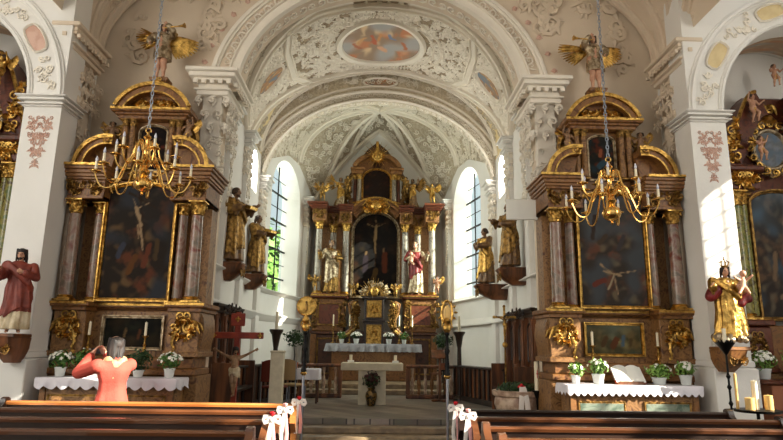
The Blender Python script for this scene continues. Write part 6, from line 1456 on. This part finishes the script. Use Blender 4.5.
def aisle_table(s, lab):
    t = thing('aisle_altar_table', lab, 'altar', (s*6.97, 8.92, 0)); m = MB(); m.b2(-1.05, 1.05, .05, .5, 0, 1.1, .02); m.build('body', TERRA, t); m = MB(); m.b2(-1.2, 1.2, 0, .55, 1.1, 1.16, .015); m.build('table_slab', MRR, t)
aisle_table(1, 'reddish altar table in the right aisle'); aisle_table(-1, 'reddish altar table in the left aisle')
potted('white-flowering plant in white pot on the right aisle altar, nearer the pier', (5.98, 9.2, 1.165), (.20, .16, .16), LEAFL, 60, POTW, .16, .10, seed=91)
potted('large green plant on the right aisle altar, at the edge of view', (6.50, 9.2, 1.165), (.20, .18, .24), LEAFL, 14, TERRA, .13, .10, seed=92, n=260)
# votive candles by the right pier
t = thing('votive_candle_stand', 'low black iron stand for candles by the right pier', 'candle stand', (4.74, 7.5, 0)); m = MB(); m.lathe([(.02, 0), (.02, .84), (.26, .85), (.27, .88), (.25, .88)], n=24)
for i in range(3): a = 2*pi*i/3; m.tube([(0, 0, .2), (.22*cos(a), .22*sin(a), 0)], .014, 6)
m.build('tray', IRON, t)
for dx, dy, r, h, mm, lab in ((-.12, -.05, .055, .14, WAXY, 'short yellowish pillar candle at the left of the iron stand'), (.0, .02, .036, .34, WAX, 'tall white decorated pillar candle in the middle of the iron stand'), (.13, -.03, .05, .17, WAXY, 'yellowish pillar candle at the right of the iron stand'), (-.21, .06, .018, .42, WAXY, 'thin tall yellow candle at the left edge of the iron stand')):
    m = MB(); m.lathe([(r, 0), (r, h), (r*.6, h+.004)], n=18); m.tube([(0, 0, h), (0, 0, h+.02)], .003, 4); o = m.build('pillar_candle', mm); o.location = (4.74+dx, 7.5+dy, .882); setp(o, lab, 'candle')

# ================================================================ THE WOMAN
wm = figure('person', 'woman in coral sweater seen from behind, raising a phone before the left side altar', 'person', (-3.28, 7.72, 0), -2.15, 1.66,
            [((-.15, -.17, .74), (-.05, -.21, .875), (1, .3, 0)), ((.16, -.18, .73), (.045, -.215, .87), (-1, .3, 0))], robe='top', rm=CORAL, skin=WSKIN, hair='long', hairm=HAIRG, seed=5, folds=5, res=.0075, width=1.12, turn=(0, -.1), sway=.0)
m = MB(); m.xf(Matrix()); 
for s, (kn, an) in ((-1, ((-.055, 0, .29), (-.06, .01, .05))), (1, ((.055, 0, .29), (.06, .01, .05)))):
    m.cap((s*.045, 0, .48), kn, .056, .044); m.cap(kn, an, .045, .034)
m.cap((-.04, 0, .53), (.04, 0, .53), .066, .066); m.xf(Matrix.Scale(1.66, 4)); m.build('trousers', mat('dark_denim', (.13, .14, .18), .8), wm, remesh=.014, smooth=1)
for s in (-1, 1): m = MB(); m.cap((s*.098, .02, .035), (s*.11, -.13, .03), .042, .035); m.build('shoe', BLACK, wm, remesh=.01)
m = MB(); m.cap((-.10, .02, 1.36), (.10, .02, 1.36), .06, .06); m.cap((-.06, .06, 1.36), (.05, .10, 1.30), .05, .05); m.cap((.06, .09, 1.33), (.07, .11, 1.16), .045, .03); m.cap((-.02, -.05, 1.35), (.04, -.08, 1.30), .05, .04); m.build('scarf', SCARF, wm, remesh=.012, smooth=1)
ph = thing('mobile_phone', 'dark phone held up in both hands by the woman', 'phone', (0, 0, 0)); ph.location = wm.matrix_basis @ V((0, 0, 0)); 
pw = Matrix.Translation((-3.28, 7.72, 0)) @ Matrix.Rotation(-2.15, 4, 'Z') @ V((0, -.385, 1.475)); ph.location = pw; ph.rotation_euler = (0, 0, -2.15)
m = MB(); m.b2(-.075, .075, -.005, .005, -.037, .037, .003); m.build('case', BLACK, ph); m = MB(); m.b2(-.068, .068, .0052, .0062, -.033, .033); m.build('screen', mat('phone_screen', (.25, .27, .30), .15), ph); m = MB(); m.lathe([(.008, .0), (.008, .003)], n=12); m.xf(Matrix.Translation((.055, -.005, .02)) @ Matrix.Rotation(pi/2, 4, 'X')); m.build('lens', BLACK, ph)
# trees outside the chancel windows
for s, lab in ((-1, 'leafy tree seen through the left chancel window'),):
    t = thing('garden_tree', lab, 'tree', (-5.6, 27.5, -.8)); m = MB(); m.tube([(0, 0, 0), (.1, 0, 2.5), (0, .1, 5)], [.3, .22, .12], 8); m.build('trunk', DKW, t); m = MB(); foliage(m, (0, 0, 5.2), (2.6, 2.6, 3.0), 1600, .6, .35, random.Random(3), 0, .02); m.build('crown', LEAFL, t)
SUNE = 19.; EXPO = 0.03
# ================================================================ light and camera
w = bpy.data.worlds.new('sky'); bpy.context.scene.world = w; w.use_nodes = True
nt = w.node_tree; bg = nt.nodes['Background']
tc = nt.nodes.new('ShaderNodeTexCoord'); sx = nt.nodes.new('ShaderNodeSeparateXYZ'); cr = nt.nodes.new('ShaderNodeValToRGB')
nt.links.new(tc.outputs['Generated'], sx.inputs[0]); nt.links.new(sx.outputs['Z'], cr.inputs['Fac']); nt.links.new(cr.outputs['Color'], bg.inputs['Color'])
e = cr.color_ramp.elements; e[0].position = 0.; e[0].color = (.50, .50, .46, 1); e[1].position = .5; e[1].color = (.80, .90, 1., 1)
k = cr.color_ramp.elements.new(.15); k.color = (.95, .97, 1, 1)
bg.inputs['Strength'].default_value = .95
def light(name, typ, loc, energy, size=(1, 1), target=None, col=(1, 1, 1), ang=None):
    l = bpy.data.lights.new(name, typ); l.energy = energy; l.color = col
    if typ == 'AREA': l.shape = 'RECTANGLE'; l.size, l.size_y = size
    if ang: l.angle = ang
    o = bpy.data.objects.new(name, l); C.objects.link(o); o.location = loc
    if target: o.rotation_euler = (V(target)-V(loc)).to_track_quat('-Z', 'Y').to_euler()
    return o
SD = V((-.80, .42, -.43)).normalized()
light('sun', 'SUN', (20, -10, 15), SUNE, target=(20+SD.x, -10+SD.y, 15+SD.z), col=(1, .93, .80), ang=radians(.6))
for s in (-1, 1):
    ya, yb = WL[s]
    light('chancel_window_daylight', 'AREA', (s*3.9, (ya+yb)/2, 5.1), 360 if s > 0 else 280, (2.2, 3.4), (s*.2, (ya+yb)/2-1.2, 4.2), (1, .95, .86))
    light('bay_window_daylight', 'AREA', (s*3.36, 14.25, 5.8), 55, (.62, .85), (-s*1.0, 13.6, 7.2), (1, .98, .94))
    # daylight through hidden windows of the front chancel bay; nave lamps are added fill
    light('nave_fill', 'AREA', (s*8.4, 2.7, 4.9), 230, (2.2, 3.2), (s*1, 8.8, 4.6), (1, .96, .88))
cam = bpy.data.cameras.new('camera'); co = bpy.data.objects.new('camera', cam); C.objects.link(co); bpy.context.scene.camera = co
cam.sensor_fit = 'HORIZONTAL'; cam.sensor_width = 36; cam.lens = 36*590/783
yaw, pit, rol = radians(1.36), math.atan(125/590), radians(.8)
F_ = V((sin(yaw)*cos(pit), cos(yaw)*cos(pit), sin(pit))); R0 = V((cos(yaw), -sin(yaw), 0)); U0 = R0.cross(F_)
R_ = R0*cos(rol)+U0*sin(rol); U_ = U0*cos(rol)-R0*sin(rol)
mt = Matrix((R_, U_, -F_)).transposed().to_4x4(); mt.translation = V((0, 0, 1.6)); co.matrix_world = mt
cam.clip_end = 200
vs = bpy.context.scene.view_settings; vs.view_transform = 'Standard'; vs.look = 'None'; vs.gamma = 1; vs.use_curve_mapping = False; vs.exposure = EXPO
